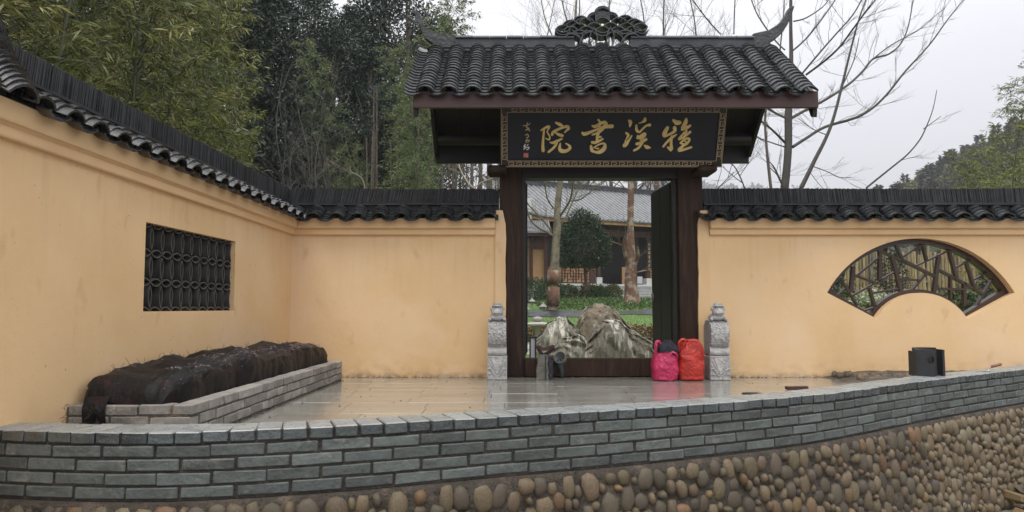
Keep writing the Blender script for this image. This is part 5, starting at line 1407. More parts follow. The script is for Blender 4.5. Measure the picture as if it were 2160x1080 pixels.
# ------------------------------------------------------------------ main hall beyond the garden
HO = Vector((0.78, 34.6, 0)); HA = math.radians(26)
HX_ = Vector((math.cos(HA), math.sin(HA), 0)); HY_ = Vector((-math.sin(HA), math.cos(HA), 0))
HM = frame(HO, HX_, HY_, ZV)
def hx_at(px, ly):       # local x on the line at depth ly seen at a pixel column (near eye height)
    k = (px-1080)/F*1.0
    # HO + HX*x + HY*ly ; X = k*Y*(~1.0)
    return (k*(HO.y+HY_.y*ly)-(HO.x+HY_.x*ly))/(HX_.x-k*HX_.y)
HF, HE, HRZ = 1.93, 5.05, 7.35
hall = thing('main_hall', 'large traditional hall with grey tiled roof and dark veranda behind the garden', 'building', HM @ Vector((8, 4, 1.2)))
def hb(name, m, x0,x1,y0,y1,z0,z1, parent=None, c=None):
    q = MB(); q.box(x0,x1,y0,y1,z0,z1); return q.build(name, m, parent or hall, Mw=HM)
HLEN = 20.0
hb('terrace', M['concrete'], 1.0, HLEN, 1.1, 12.0, 0.4, HF-0.10)
hb('terrace_edge', M['white'], 0.98, HLEN, 1.05, 1.6, HF-0.10, HF)
hb('terrace_floor', M['concrete'], 1.0, HLEN, 1.6, 12.0, HF-0.099, HF-0.004)
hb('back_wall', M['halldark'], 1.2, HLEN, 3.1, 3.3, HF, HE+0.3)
hb('beam', M['hallwood'], 0.9, HLEN, 1.22, 1.42, HE-0.62, HE-0.30)
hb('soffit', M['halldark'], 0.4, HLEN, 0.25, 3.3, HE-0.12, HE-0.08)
hb('eave_board', M['hallbeam'], 0.9, HLEN, 0.0, 0.06, HE-0.20, HE-0.015)
q = MB(); q.prism([(-0.55,0.16),(-0.2,0.02),(0.3,-0.12),(0.9,-0.185),(0.9,0.0),(0.3,0.06),(-0.2,0.19),(-0.55,0.32)], a=0.0, b=0.06, mapf=lambda u, v, w: Vector((u, w, HE+v))); q.build('eave_corner', M['hallbeam'], hall, Mw=HM)
# roof slope: ribs of cover tiles over a slab, curving up at the left corner
RUN, RISE = 4.5, HRZ-HE
def lift(x): return 0.30*max(0, (1.2-x)/1.8)**2 if x < 1.2 else 0.0
q = MB(); nx = 40
for i in range(nx+1):
    x = -0.6+(HLEN+0.6)*i/nx
    for k in range(9):
        t = k/8; q.v.append((x, -0.1+RUN*t, HE+RISE*(t**1.12)+lift(x)*(1-t)))
for i in range(nx):
    for k in range(8): a = i*9+k; q.f.append((a,a+9,a+10,a+1))
o = q.build('roof_slope', M['halltile'], hall, Mw=HM, smooth=True); md = o.modifiers.new('s','SOLIDIFY'); md.thickness = 0.08
rbm = MB()
for k in range(7):
    t = k/6
    for j in range(5):
        a = math.pi*j/4; rbm.v.append((-0.075*math.cos(a), -0.12+(RUN+0.02)*t, RISE*(t**1.12)+0.075*math.sin(a)-0.01))
for k in range(6):
    for j in range(4): a = k*5+j; rbm.f.append((a,a+1,a+6,a+5))
rbm.f.append((0,1,2,3,4))
rme = rbm.mesh('tile_rib', smooth=40)
for i in range(int((HLEN)/0.27)):
    x = -0.5+0.27*i
    link('tile_rib', rme, M['halltile'], hall, HM @ T(x, 0, HE+lift(x)) )
    if x > 11.5: break
hb('ridge_bar', M['ridgebar'], -0.6, HLEN, RUN-0.25, RUN-0.03, HRZ-0.02, HRZ+0.18)
hb('ridge_cap', M['hornstone'], -0.62, HLEN, RUN-0.29, RUN+0.01, HRZ+0.18, HRZ+0.24)
# small pierced flower on the ridge
fx = hx_at(1231, RUN-0.1)
q = MB()
for a in range(6):
    an = a*math.pi/3; q.tube([Vector((fx+0.13*math.cos(an)+0.1*math.cos(b_), RUN-0.14, HRZ+0.45+0.10*math.sin(an)+0.1*math.sin(b_))) for b_ in [2*math.pi*i/10 for i in range(11)]], 0.03, 5, caps=False)
q.build('ridge_flower', M['lantern'], hall, Mw=HM)
for sgn in (-1,1):
    q = MB(); q.prism([(0,0.24),(0.26,0.24),(0.38,0.5),(0.30,0.56),(0.22,0.42),(0.1,0.34)], a=-0.04, b=0.04, mapf=lambda u, v, w: Vector((fx+sgn*(u+0.06), RUN-0.14+w, HRZ+v))); q.build('ridge_scroll', M['hornstone'], hall, Mw=HM)
# columns, stone bases, doorway, lattice rails
cols = [hx_at(1150, 1.3), hx_at(1262, 1.3), hx_at(1366, 1.3)]; cols.append(cols[2]+2.9); cols.append(cols[3]+3.2)
for x in cols:
    cg = hb('column_base', M['white'], x-0.16, x+0.16, 1.16, 1.48, HF, HF+0.34)
    q = MB(); q.tube([(x,1.32,HF+0.34),(x,1.32,HE-0.3)], 0.125, 12); q.build('column', M['hallwood'], hall, Mw=HM, smooth=40)
def lattice(x0, x1):
    r_ = link('lattice_rail', None, None, hall, HM @ T((x0+x1)/2, 1.3, HF))
    hb('rail_panel', M['hallpanel'], x0, x1, 1.34, 1.36, HF+0.05, HF+0.86, parent=r_)
    n_ = max(4, int((x1-x0)/0.16)); w = (x1-x0)/n_
    q = MB()
    for z in (HF+0.02, HF+0.80): q.box(x0, x1, 1.27, 1.335, z, z+0.06)
    for i in range(n_+1):
        x = x0+w*i
        zz = [(0.08,0.80),(0.22,0.80),(0.08,0.55),(0.3,0.80),(0.08,0.66)][i % 5]
        q.box(x-0.017, x+0.017, 1.285, 1.332, HF+zz[0], HF+zz[1])
    for j in range(1, 5):
        z = HF+0.08+0.145*j
        for i in range(n_):
            if (i*3+j*2) % 5 != 0: q.box(x0+w*i, x0+w*(i+1), 1.29, 1.328, z-0.015, z+0.015)
    q.build('lattice_work', M['hallwood'], r_, Mw=HM, kind='stuff')
lattice(cols[0]+0.16, cols[1]-0.5)
hb('door_stile', M['hallwood'], cols[1]-0.48, cols[1]-0.14, 1.28, 1.36, HF, HE-0.6)
lattice(cols[2]+0.16, cols[3]-0.14)
lattice(cols[3]+0.16, cols[4]-0.14)
xx = hx_at(1330, 1.3)
hb('wall_panel', M['hallpanel'], xx-0.1, cols[2]-0.35, 1.9, 1.95, HF, HF+0.95)
hb('door_stile', M['hallwood'], cols[2]-0.5, cols[2]-0.28, 1.8, 1.9, HF, HE-0.6)
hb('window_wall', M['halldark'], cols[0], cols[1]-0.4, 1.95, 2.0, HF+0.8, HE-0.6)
# vertical couplet board with gold characters
cb = hb('couplet_board', M['black'], cols[2]-0.13, cols[2]+0.13, 1.13, 1.16, HF+0.75, HE-0.75)
q = MB()
for i in range(7):
    z = HE-1.0-i*0.22
    for (a,b_,c_,d) in ((-0.06,0.06,0.05,0.065),(-0.05,0.05,0.0,0.012),(-0.007,0.007,-0.05,0.08),(-0.06,-0.03,-0.06,-0.02),(0.03,0.06,-0.06,-0.02)):
        q.box(cols[2]+a+R.uniform(-.01,.01), cols[2]+b_+R.uniform(-.01,.01), 1.118+0.0007*R.randrange(8), 1.129, z+c_, z+d)
q.build('gold_characters', M['gold'], cb, Mw=HM, kind='stuff')
# notice by the right column
nx_ = hx_at(1352, 1.1); hb('notice_board', M['litpanel'], nx_-0.22, nx_+0.1, 1.1, 1.13, HF+0.05, HF+0.42)
# stairs with sloping side stones
sx0, sx1 = hx_at(1272, 0.6)+0.35, cols[2]+0.45
for i in range(6):
    hb('stair_step', M['concrete'], sx0, sx1, 1.048-0.34*(i+1), 1.046-0.34*i, 0.75, HF-0.005-0.155*(i+1)+0.0)
    hb('step_nosing', M['white'], sx0+0.003, sx1-0.003, 1.035-0.34*(i+1), 1.085-0.34*(i+1), HF-0.004-0.155*(i+1), HF+0.012-0.155*(i+1))
for x in (sx0-0.26, sx1+0.003):
    q = MB(); q.prism([(1.04,HF+0.03),(-1.05,HF-0.92),(-1.05,0.6),(1.04,0.6)], a=x, b=x+0.25, mapf=lambda u, v, w: Vector((w, u, v))); q.build('stair_cheek', M['concrete'], hall, Mw=HM)
# side house at the left
SHO = U(1085, 600, 33.0); side = thing('side_house', 'small side house with low tiled roof and pale orange wall panel', 'building', (SHO.x, 33.5, 1.1))
def sb(name, m, pa, pb, y0, y1, za, zb):     # from pixel columns at depth y0
    x0, x1 = U(pa, 560, y0).x, U(pb, 560, y0).x; q = MB(); q.box(x0, x1, y0, y1, za, zb); return q.build(name, m, side)
zf, zr = 1.75, U(1120, 495, 33).z
sb('wall', M['hallpanel'], 1040, 1150, 33.0, 33.2, 1.0, zr-0.15)
sb('wall_base', M['concrete'], 1040, 1151, 32.9, 32.99, 0.8, zf+0.12)
sb('corner_post', M['hallwood'], 1117, 1124, 32.85, 32.98, zf-0.2, zr-0.1)
sb('corner_post', M['hallwood'], 1148, 1155, 32.85, 32.98, zf-0.2, zr-0.1)
sb('eave_beam', M['hallwood'], 1035, 1162, 32.2, 32.35, zr-0.12, zr+0.02)
sb('lintel', M['hallwood'], 1124.5, 1147.5, 32.86, 32.97, zr-0.62, zr-0.1)
q = MB(); xa, xb = U(1035, 480, 32.2).x, U(1163, 480, 32.2).x; n_ = 30
for i in range(n_*4+1):
    x = xa+(xb-xa)*i/(n_*4); h = 0.06*abs(math.sin(math.pi*i/4.0))
    q.v += [(x, 32.1, zr+0.03+h), (x, 34.2, zr+0.75+h), (x, 32.1, zr-0.01), (x, 34.2, zr+0.70)]
for i in range(n_*4):
    a = 4*i; q.f += [(a,a+4,a+5,a+1),(a,a+2,a+6,a+4)]
q.build('tiled_roof', M['halltile'], side, fix=False)
gw = U(1100, 440, 34.6)
q = MB(); q.box(gw.x-1.0, U(1121,440,34.6).x, 34.6, 34.8, zr+0.7, U(1110,418,34.6).z); q.build('gable_wall', M['white'], side)

# ------------------------------------------------------------------ trees and plants
def limb(q, pts, r0, r1, n=6, seg=4, jit=0.0, rnd=R):
    ps = spline(pts, seg)
    if jit: ps = [ps[0]]+[p+Vector((rnd.uniform(-jit,jit), rnd.uniform(-jit,jit), rnd.uniform(-jit,jit)*0.5)) for p in ps[1:]]
    rs = [r0+(r1-r0)*(i/(len(ps)-1)) for i in range(len(ps))]
    q.tube(ps, rs, n, caps=False); return ps
def twigs(q, p, d, L, r, depth, rnd, spread=0.6, up=0.15, kids=3):
    """recursive twigs"""
    d = d.normalized(); mid = p+d*L*0.5+Vector((rnd.uniform(-1,1),rnd.uniform(-1,1),rnd.uniform(-1,1)))*L*0.06
    e_ = p+d*L+Vector((rnd.uniform(-1,1),rnd.uniform(-1,1),rnd.uniform(-.5,1)))*L*0.08
    q.tube([p, mid, e_], [r, r*0.8, r*0.55], 3, caps=False)
    if depth <= 0: return
    for k in range(kids):
        t = 0.35+0.65*(k+rnd.random())/kids; b = p.lerp(e_, min(1, t))
        nd = (d+Vector((rnd.uniform(-1,1),rnd.uniform(-1,1),rnd.uniform(-0.6,1)+up))*spread)
        twigs(q, b, nd, L*rnd.uniform(0.5,0.75), r*0.55, depth-1, rnd, spread, up, kids)

# --- bamboo plants: one culm with leafy branches, four different ones, copied about
def bamboo_meshes(seed, H=6.0, lean=0.5, leafL=0.135, leafW=0.017, start=0.16, dens=1.0, blen=0.8, droop=0.3):
    rd = random.Random(seed); q = MB(); a0 = rd.uniform(0, 6.28)
    cp = [Vector((math.cos(a0)*lean*t**2.2*H*0.28, math.sin(a0)*lean*t**2.2*H*0.28, H*t-(lean*0.10*H*t**4))) for t in [i/10 for i in range(11)]]
    limb(q, cp, 0.026, 0.005, 6, 3); P, D = [], []
    culm = spline(cp, 6); N_ = len(culm)
    nn = int(26*dens)
    for i in range(nn):
        t = start+(0.99-start)*i/nn; c = culm[int(t*(N_-1))]
        for j in range(3):
            a = a0+i*2.4+j*2.1+rd.uniform(-.4,.4); L_ = blen*(0.55+0.6*math.sin(math.pi*min(1, t*0.9+0.15)))*rd.uniform(0.6,1.15)
            el = rd.uniform(0.3, 0.9)
            d = Vector((math.cos(a), math.sin(a), el)).normalized()
            e1 = c+d*L_*0.6; e2 = c+Vector((d.x*L_*1.05, d.y*L_*1.05, d.z*L_*(0.9-droop)))
            q.tube([c, e1, e2], [0.006,0.004,0.002], 3, caps=False)
            for k in range(9):
                u = 0.2+0.8*(k+rd.random())/9; b = c.lerp(e1, u*2) if u < 0.5 else e1.lerp(e2, (u-0.5)*2)
                td = (d+Vector((rd.uniform(-1,1),rd.uniform(-1,1),rd.uniform(-.9,.5)))*0.8).normalized(); te = b+td*0.13
                for l in range(5):
                    P.append(b.lerp(te, (l+1)/5)); D.append(td*0.5+Vector((rd.uniform(-1,1),rd.uniform(-1,1),rd.uniform(-1.1,0.35)))*0.75)
    n_ = len(P)
    cm = q.mesh('culm', True, fix=False)
    lm = leaf_mesh('foliage', np.array([tuple(p) for p in P]), np.array([tuple(p) for p in D]), leafL*(0.6+0.7*rng.random(n_)), leafW*(0.8+0.5*rng.random(n_)), droop=0.1)
    return cm, lm
def plant_copy(name, label, cat, group, meshes, mats, names, loc, rz, sc):
    t = thing(name, label, cat, loc, group=group, rotz=rz, scale=sc)
    for me, m, nm in zip(meshes, mats, names):
        link(nm, me, m, t, W[t.name])
    return t
BM = [bamboo_meshes(50+i, H=5.6+0.4*i, lean=0.35+0.12*i, leafL=0.12, leafW=0.016, dens=1.25) for i in range(4)]
BF = [bamboo_meshes(80+i, H=8.0+i*0.7, lean=0.75, leafL=0.125, leafW=0.022, start=0.25, dens=1.5, blen=1.0, droop=0.75) for i in range(3)]
spots = []
for row_, (off, cnt) in enumerate(((1.4, 11), (1.95, 10), (2.5, 10), (3.5, 9), (4.8, 8), (6.2, 7))):
    for k in range(cnt):
        y = 3.0+(9.5+off*1.2)*k/(cnt-1)+R.uniform(-0.3,0.3); x = -2.55-off+R.uniform(-0.2,0.2)
        if x/y*F+1080 < 570-0.72*F/y: spots.append((x, y))
glabel = 'leafy green bamboo in the dense grove behind the left wall'
for i, (x, y) in enumerate(spots):
    plant_copy('bamboo', glabel, 'bamboo', 'bamboos of the grove behind the left wall', BM[i%4], (M['culm'], M['bleaf']), ('culm','foliage'), (x, y, 0), R.uniform(0,6.28), R.uniform(0.85,1.15)*(1.0 if x/y < -0.42 or y < 7 else 0.80))
# feathery bamboos further back, left of the gate
for (px, Y, s_) in ((722,19,0.82),(745,17,0.50),(770,17,0.52),(845,18,0.90),(868,18,0.98),(890,17,0.84),(890,15,0.58),(925,15,0.50),(820,17.5,0.60)):
    p = U(px, 600, Y)
    plant_copy('feathery_bamboo', 'pale feathery bamboo arching in front of the dark trees', 'bamboo', 'feathery bamboos between the grove and the gate', BF[R.randrange(3)], (M['culm'], M['bleaf2']), ('culm','foliage'), (p.x, Y, 0.1), R.uniform(0,6.28), s_)
# bamboos at the far right, with a spray against the sky
for (px, Y, s_, rz, lab) in ((2120,12.5,0.84,2.6,'bamboo at the right edge whose leafy tips spray against the sky'),(2235,11.5,0.84,3.3,'tall bamboo just off the right edge leaning its leaves into view')):
    p = U(px, 500, Y)
    plant_copy('bamboo', lab, 'bamboo', None, BM[(int(px)//10) % 4], (M['culm'], M['bleaf']), ('culm','foliage'), (p.x, Y, 0.1), rz, s_)
for (px, Y, s_) in ((2020,19,0.60),(2060,18,0.66),(2100,17,0.66),(2140,18,0.76),(2180,17,0.74),(1985,20,0.52),(2085,21,0.82),(2150,22,0.92)):
    p = U(px, 500, Y)
    plant_copy('bamboo', 'yellow-green bamboo top showing above the right wall', 'bamboo', 'bamboos beyond the right wall', BM[R.randrange(4)], (M['culm'], M['bleaf']), ('culm','foliage'), (p.x, Y, 0.3), R.uniform(0,6.28), s_)

# --- dark evergreen trees
def evergreen_meshes(seed, H=11.0, rad=2.6, ncl=50, per=430, leaf=0.12):
    rd = random.Random(seed); q = MB(); P = []; Dn = []
    tr_ = [Vector((0.15*math.sin(i*1.3+seed), 0.15*math.cos(i*1.7+seed), H*0.9*i/8)) for i in range(9)]
    limb(q, tr_, 0.20, 0.04, 8, 3)
    for c in range(ncl):
        t = rd.uniform(0.22, 1.0); a = rd.uniform(0, 6.28); rr = rad*math.sin(math.pi*min(1, 0.15+t*0.85))**0.7*rd.uniform(0.35,1.0)
        cc = Vector((rr*math.cos(a), rr*math.sin(a), H*t)); b = tr_[0].lerp(tr_[-1], max(0.1, t-0.15))
        q.tube([b, b.lerp(cc, 0.5)+Vector((0,0,0.15)), cc], [0.05,0.035,0.012], 4, caps=False)
        s_ = rd.uniform(0.5, 0.95)
        u = rng.normal(size=(per,3)); u /= np.linalg.norm(u,axis=1,keepdims=True); r_ = rng.random(per)**0.5
        pp = np.array(tuple(cc))+u*r_[:,None]*np.array([s_,s_,s_*0.62])
        P.append(pp); Dn.append(u+rng.normal(size=(per,3))*0.6+np.array([0,0,-0.2]))
    P = np.concatenate(P); Dn = np.concatenate(Dn); n_ = len(P)
    return q.mesh('trunk', True, fix=False), leaf_mesh('crown', P, Dn, leaf*(0.6+0.8*rng.random(n_)), leaf*0.45*(0.7+0.6*rng.random(n_)))
EV = [evergreen_meshes(200+i, H=10.5+0.6*i, rad=2.3+0.25*i) for i in range(4)]
for (px, Y, s_) in ((600,27,0.92),(655,25,0.98),(705,28,1.08),(755,25,1.04),(800,27,1.10),(850,25,1.02),(885,28,0.94),(560,25,0.98),(520,22,1.1),(620,22,0.70),(690,21,0.70),(770,21,0.66),(840,22,0.62),
                    (450,20,1.1),(380,20,1.15),(300,19,1.2),(200,18,1.2),(100,18,1.2),(20,17,1.2)):
    p = U(px, 600, Y)
    plant_copy('evergreen_tree', 'dark blue-green evergreen tree in the mass behind the bamboo', 'tree', 'dark evergreen trees behind the bamboo', EV[R.randrange(4)], (M['bark'], M['evleaf']), ('trunk','crown'), (p.x, Y, 0.3), R.uniform(0,6.28), s_)
# trees behind the bamboo pole fence
for (px, Y, s_) in ((1740,22,0.27),(1800,21,0.27),(1870,22,0.28),(1940,21,0.27),(2010,22,0.28),(2080,21,0.28),(2150,22,0.30)):
    p = U(px, 600, Y)
    plant_copy('garden_tree', 'small dark tree crowding behind the bamboo pole fence', 'tree', 'small trees behind the pole fence', EV[R.randrange(4)], (M['bark'], M['shrub']), ('trunk','crown'), (p.x, Y, 0.3), R.uniform(0,6.28), s_)

# --- bare trees
def bare_mesh(seed, H=9.0, thick=0.11, kids=3, depth=4, first=0.25, spread=0.55):
    rd = random.Random(seed); q = MB()
    tr_ = [Vector((0.25*math.sin(i*0.9+seed)*i/8, 0.25*math.cos(i*1.1+seed)*i/8, H*i/8)) for i in range(9)]
    ps = limb(q, tr_, thick, thick*0.12, 7, 4)
    for k in range(22):
        t = first+(0.97-first)*k/22; b = ps[int(t*(len(ps)-1))]; a = k*2.4+rd.random()
        d = Vector((math.cos(a), math.sin(a), rd.uniform(0.5,1.3)))
        twigs(q, b, d, H*0.17*(1.15-t*0.6)*rd.uniform(0.7,1.2), thick*0.36*(1.1-t), depth, rd, spread, 0.2, kids)
    return q.mesh('trunk_and_branches', False, fix=False)
BT = [bare_mesh(300+i, thick=0.07, depth=4) for i in range(3)]
TH = [bare_mesh(340+i, H=7.5, thick=0.045, depth=2, first=0.1, spread=0.45) for i in range(3)]
def bare(px, Y, s_, me, label, group, m, z=0.4):
    p = U(px, 600, Y); o = link('bare_tree', me, m, None, T(p.x, Y, z) @ Matrix.Rotation(R.uniform(0,6.28),4,'Z') @ Matrix.Scale(s_,4), label=label, category='tree', group=group)
for (px, Y, s_) in ((1205,54,2.9),(1290,58,3.1),(1350,55,2.9),(1420,57,3.1),(1460,52,2.7),(1150,60,2.9)):
    bare(px, Y, s_, R.choice(BT), 'leafless tree whose fine twigs rise behind the gate roof ridge', 'bare trees rising behind the gate roof', M['twig'])
for (px, Y, s_) in ((930,30,1.15),(955,26,1.32),(975,27,1.34),(1010,28,1.2),(1058,26,0.8)):
    bare(px, Y, s_, TH[R.randrange(3)], 'thin straight leafless tree behind the left half of the gate roof', 'thin bare trees behind the left roof', M['twig'])
for i in range(20):
    px = R.uniform(570, 700) if i < 14 else R.uniform(900, 1050); Y = R.uniform(12, 16)
    bare(px, Y, R.uniform(0.42,0.66) if i < 14 else R.uniform(0.36, 0.5), TH[i%3], 'slender pale leafless sapling in front of the dark trees', 'pale bare saplings above the short wall', M['twigpale'] if i % 3 else M['twig'], 0.1)
# straight young stems with light between them
q = MB(); q.tube([(0,0,0),(0.05,0.02,2.5),(0.02,0.05,6.5)], [0.045,0.038,0.015], 6, caps=False); stem_me = q.mesh('stem', True, fix=False)
for i in range(46):
    px = R.uniform(770, 1050); p = U(px, 600, R.uniform(17, 24))
    link('straight_stem', stem_me, M['bark'], None, T(p.x, p.y, 0.2) @ Matrix.Rotation(R.uniform(0,6.28),4,'Z') @ Matrix.Diagonal((1.2,1.2,R.uniform(0.7,1.0),1)), label='straight slim stem in the stand left of the gate', category='tree stem', group='straight stems with sky between them')
# stand of trees closing the view left of the gate
for px in (585, 640, 700, 960, 1040):
    p = U(px, 600, 20); plant_copy('undergrowth_tree', 'low dark leafy tree at the foot of the stand', 'tree', 'low trees left of the gate', EV[R.randrange(4)], (M['bark'], M['evleaf']), ('trunk','crown'), (p.x, 20, 0.0), R.uniform(0,6), 0.30)

# --- the traced bare tree at the right of the gate
def traced(label, name, m, Y, trunk, branches, seed, twig_d=0.7):
    rd = random.Random(seed); t_ = thing(name, label, 'tree', (U(trunk[0][0], trunk[0][1], Y).x, Y, gz(0, Y)))
    q = MB()
    def run(pts, yo, nseg=4, n=8):
        ps = []
        for i, (px, py, w) in enumerate(pts): 
            v = U(px, py, Y+yo*i); ps.append((v, max(0.003, w*0.42*v.y/F)))
        P = spline([p for p, r_ in ps], nseg); rs = np.interp(np.linspace(0, len(ps)-1, len(P)), range(len(ps)), [r_ for p, r_ in ps])
        q.tube(P, list(rs), n, caps=False); return P, rs
    b0 = U(trunk[0][0], trunk[0][1], Y); 
    P, rs = run(trunk, 0.0); q.tube([Vector((b0.x, Y, gz(b0.x, Y)-0.1)), b0], [rs[0]*1.25, rs[0]], 8, caps=False)
    q.build('trunk', m, t_, smooth=True, fix=False)
    for br in branches:
        q = MB(); yo = rd.uniform(-0.35, 0.35)
        P, rs = run(br, yo, 4, 6)
        for i in range(2, len(P)):
            if rd.random() < 0.62:
                d = (P[i]-P[i-1]).normalized()*0.9+Vector((rd.uniform(-1,1), rd.uniform(-1,1), rd.uniform(-0.5,0.9)))
                twigs(q, P[i], d, rd.uniform(0.35,1.05)*twig_d, min(0.006, rs[i]*0.4), 2, rd, 0.40, 0.15, 3)
        q.build('branch', m, t_, smooth=True, fix=False)
traced('tall grey leafless tree with rising branches right of the gate roof', 'bare_tree', M['twig'], 14.0,
  [(1655,395,22),(1660,350,20),(1663,300,20),(1663,240,20),(1667,190,14),(1669,120,11),(1668,60,9),(1668,-10,8),(1668,-60,6)],
  [[(1672,310,9),(1700,292,8),(1740,268,7.5),(1800,250,7),(1835,232,6.5),(1870,200,6),(1910,150,5),(1960,95,4),(2000,40,3),(2032,0,2.5),(2045,-20,2)],
   [(1668,250,8),(1700,232,7.5),(1745,208,7),(1790,178,6.5),(1820,150,6),(1842,124,5.5),(1875,114,4.5),(1900,92,4),(1916,55,3),(1926,0,2.5)],
   [(1842,124,4),(1880,95,3),(1935,65,2.5),(1965,40,2),(1995,15,1.2)],
   [(1700,158,6),(1740,128,6),(1772,98,5.5),(1800,60,5),(1830,20,4),(1855,-10,3)],
   [(1688,160,5),(1730,110,4.5),(1765,70,4),(1800,30,3.5),(1822,-10,3)],
   [(1671,108,5),(1700,82,4.5),(1730,45,4),(1762,0,3)],
   [(1674,45,4),(1700,38,3.5),(1735,15,3),(1750,-5,2.5)],
   [(1655,300,7),(1630,275,6),(1605,255,5.5),(1588,244,5),(1560,215,4)],
   [(1660,250,6),(1635,238,6),(1615,224,6),(1600,200,5),(1585,150,3.5),(1560,100,2.5)],
   [(1655,310,4),(1625,300,3.5),(1600,290,3),(1580,275,2.5)],
   [(1664,200,5),(1650,170,4.5),(1645,120,4),(1650,60,3),(1655,0,2)],
   [(1650,390,5),(1640,368,5),(1632,352,3.5),(1622,340,2)],
   [(1655,105,4),(1635,85,4),(1600,35,3.5),(1585,0,3)],
   [(1548,72,3),(1549,30,3),(1551,-10,2.5)],
   [(1520,72,3.5),(1495,45,3.5),(1465,5,3),(1455,-10,2.5)]], 5)
traced('slanting grey leafless stem crossing the branches right of the tall bare tree', 'bare_tree', M['twig'], 13.2,
  [(1690,396,12),(1703,370,11),(1720,335,10),(1738,300,9),(1753,265,8),(1765,225,7.5),(1775,185,7),(1786,140,6),(1797,95,5),(1812,40,4),(1830,-10,3)],
  [[(1745,285,3),(1720,275,2.5),(1700,262,2),(1685,250,1.5)],[(1775,185,3),(1800,130,2.5),(1812,80,2)],[(1712,350,2.5),(1745,362,2.2),(1770,374,2),(1795,374,1.6)],[(1706,360,2),(1725,385,1.8),(1735,396,1.5)]], 6)
traced('dark slim leafless stem under the right eave of the gate', 'bare_tree', M['bark'], 12.5,
  [(1626,396,8),(1622,360,8),(1617,310,7),(1614,260,6.5),(1616,230,6),(1624,215,4),(1630,200,3)],
  [[(1616,236,5),(1604,222,4.5),(1590,205,4)],[(1620,350,2.5),(1640,370,2.5),(1655,396,2)],[(1614,300,2),(1590,285,2),(1570,270,1.5)]], 7)
traced('leaning bare sapling rising from behind the right wall coping', 'bare_tree', M['twig'], 11.0,
  [(1828,396,5),(1850,378,5),(1885,350,4.5),(1915,325,4),(1940,295,3.5),(1955,265,3),(1968,230,2.2),(1976,190,1.5)],
  [[(1948,272,2.5),(1962,262,2),(1985,245,1.3)],[(1900,338,1.6),(1925,332,1.4),(1945,328,1)]], 8, 0.35)
traced('low bare branch arching by the right eave bracket', 'bare_tree', M['twig'], 11.5,
  [(1572,400,3.5),(1562,375,3.5),(1548,350,3),(1530,340,2)], [[(1565,385,2.5),(1545,370,2),(1525,352,1.6)],[(1560,372,2),(1575,350,1.6),(1590,330,1.2)]], 9, 0.5)
traced('crooked pale bare branch above the short wall coping', 'bare_tree', M['twigpale'], 10.5,
  [(770,398,3.5),(765,380,3.5),(755,370,3),(740,362,3),(738,350,2.5)], [[(760,374,2.5),(748,366,2),(735,368,2)],[(1000,398,4),(985,382,4),(970,355,3.5),(966,330,3)],[(1000,398,3),(1015,385,3),(1040,376,2.5)]], 10, 0.6)

# --- trees seen through the doorway
traced('leaning bare tree with wrapped trunk left in the doorway view', 'garden_tree', M['barkpale'], 20.0,
  [(1165,640,25),(1166,600,24),(1170,560,23),(1172,520,20),(1175,480,20),(1176,440,16),(1180,400,15),(1183,370,14),(1190,300,12),(1196,220,10),(1205,140,8),(1212,60,7),(1216,0,5)],
  [[(1170,500,7),(1155,490,6),(1135,480,5),(1118,462,4.5),(1112,440,4)],[(1165,490,5),(1150,470,4.5),(1130,448,4),(1112,428,3.5),(1100,400,3)],[(1182,455,6),(1192,440,6),(1203,420,5.5),(1208,390,5),(1206,360,4)],
   [(1205,424,4),(1225,420,4),(1245,405,3),(1262,390,2.5),(1280,372,2)],[(1180,480,5),(1195,455,4),(1208,425,3.5),(1218,405,3)],[(1168,440,4),(1155,420,4),(1150,395,3.5),(1148,370,3)],
   [(1200,200,5),(1180,150,4),(1170,90,3.5),(1150,40,3),(1140,-10,2.5)],[(1205,160,5),(1235,110,4),(1262,60,3),(1290,0,2.5)],[(1212,80,4),(1195,40,3.5),(1185,0,3)],[(1185,310,4),(1165,250,3.5),(1150,180,3)]], 12, 0.9)
q = MB()
for (za, zb_) in ((600,570),(645,605)):
    a, b_ = U(1166, za, 20.0), U(1168, zb_, 20.0); q.tube([a, a.lerp(b_,0.5), b_], [0.172,0.178,0.165], 10)
link('burlap_wrap', q.mesh('burlap_wrap', True), M['barkred'], bpy.data.objects['garden_tree'] if 'garden_tree' in bpy.data.objects and False else None, label='rough brown sacking tied round the leaning tree trunk', category='sacking')
traced('thick red-brown trunk flaring at its base right in the doorway view', 'old_tree', M['barkred'], 24.0,
  [(1333,636,46),(1332,618,36),(1330,590,30),(1331,560,28),(1330,520,22),(1330,480,17),(1330,440,16),(1331,400,16),(1330,370,15),(1331,320,13)],
  [[(1322,545,14),(1316,520,9),(1318,500,6)],[(1338,560,10),(1346,540,8),(1344,520,5)],[(1320,524,4),(1308,516,3.5),(1292,510,2.5)],[(1340,575,4),(1355,572,3),(1375,568,2.5),(1390,560,2)],[(1325,400,3),(1300,388,2.5),(1280,380,2)],[(1336,400,3),(1360,385,2.5),(1390,392,2)]], 13, 0.8)
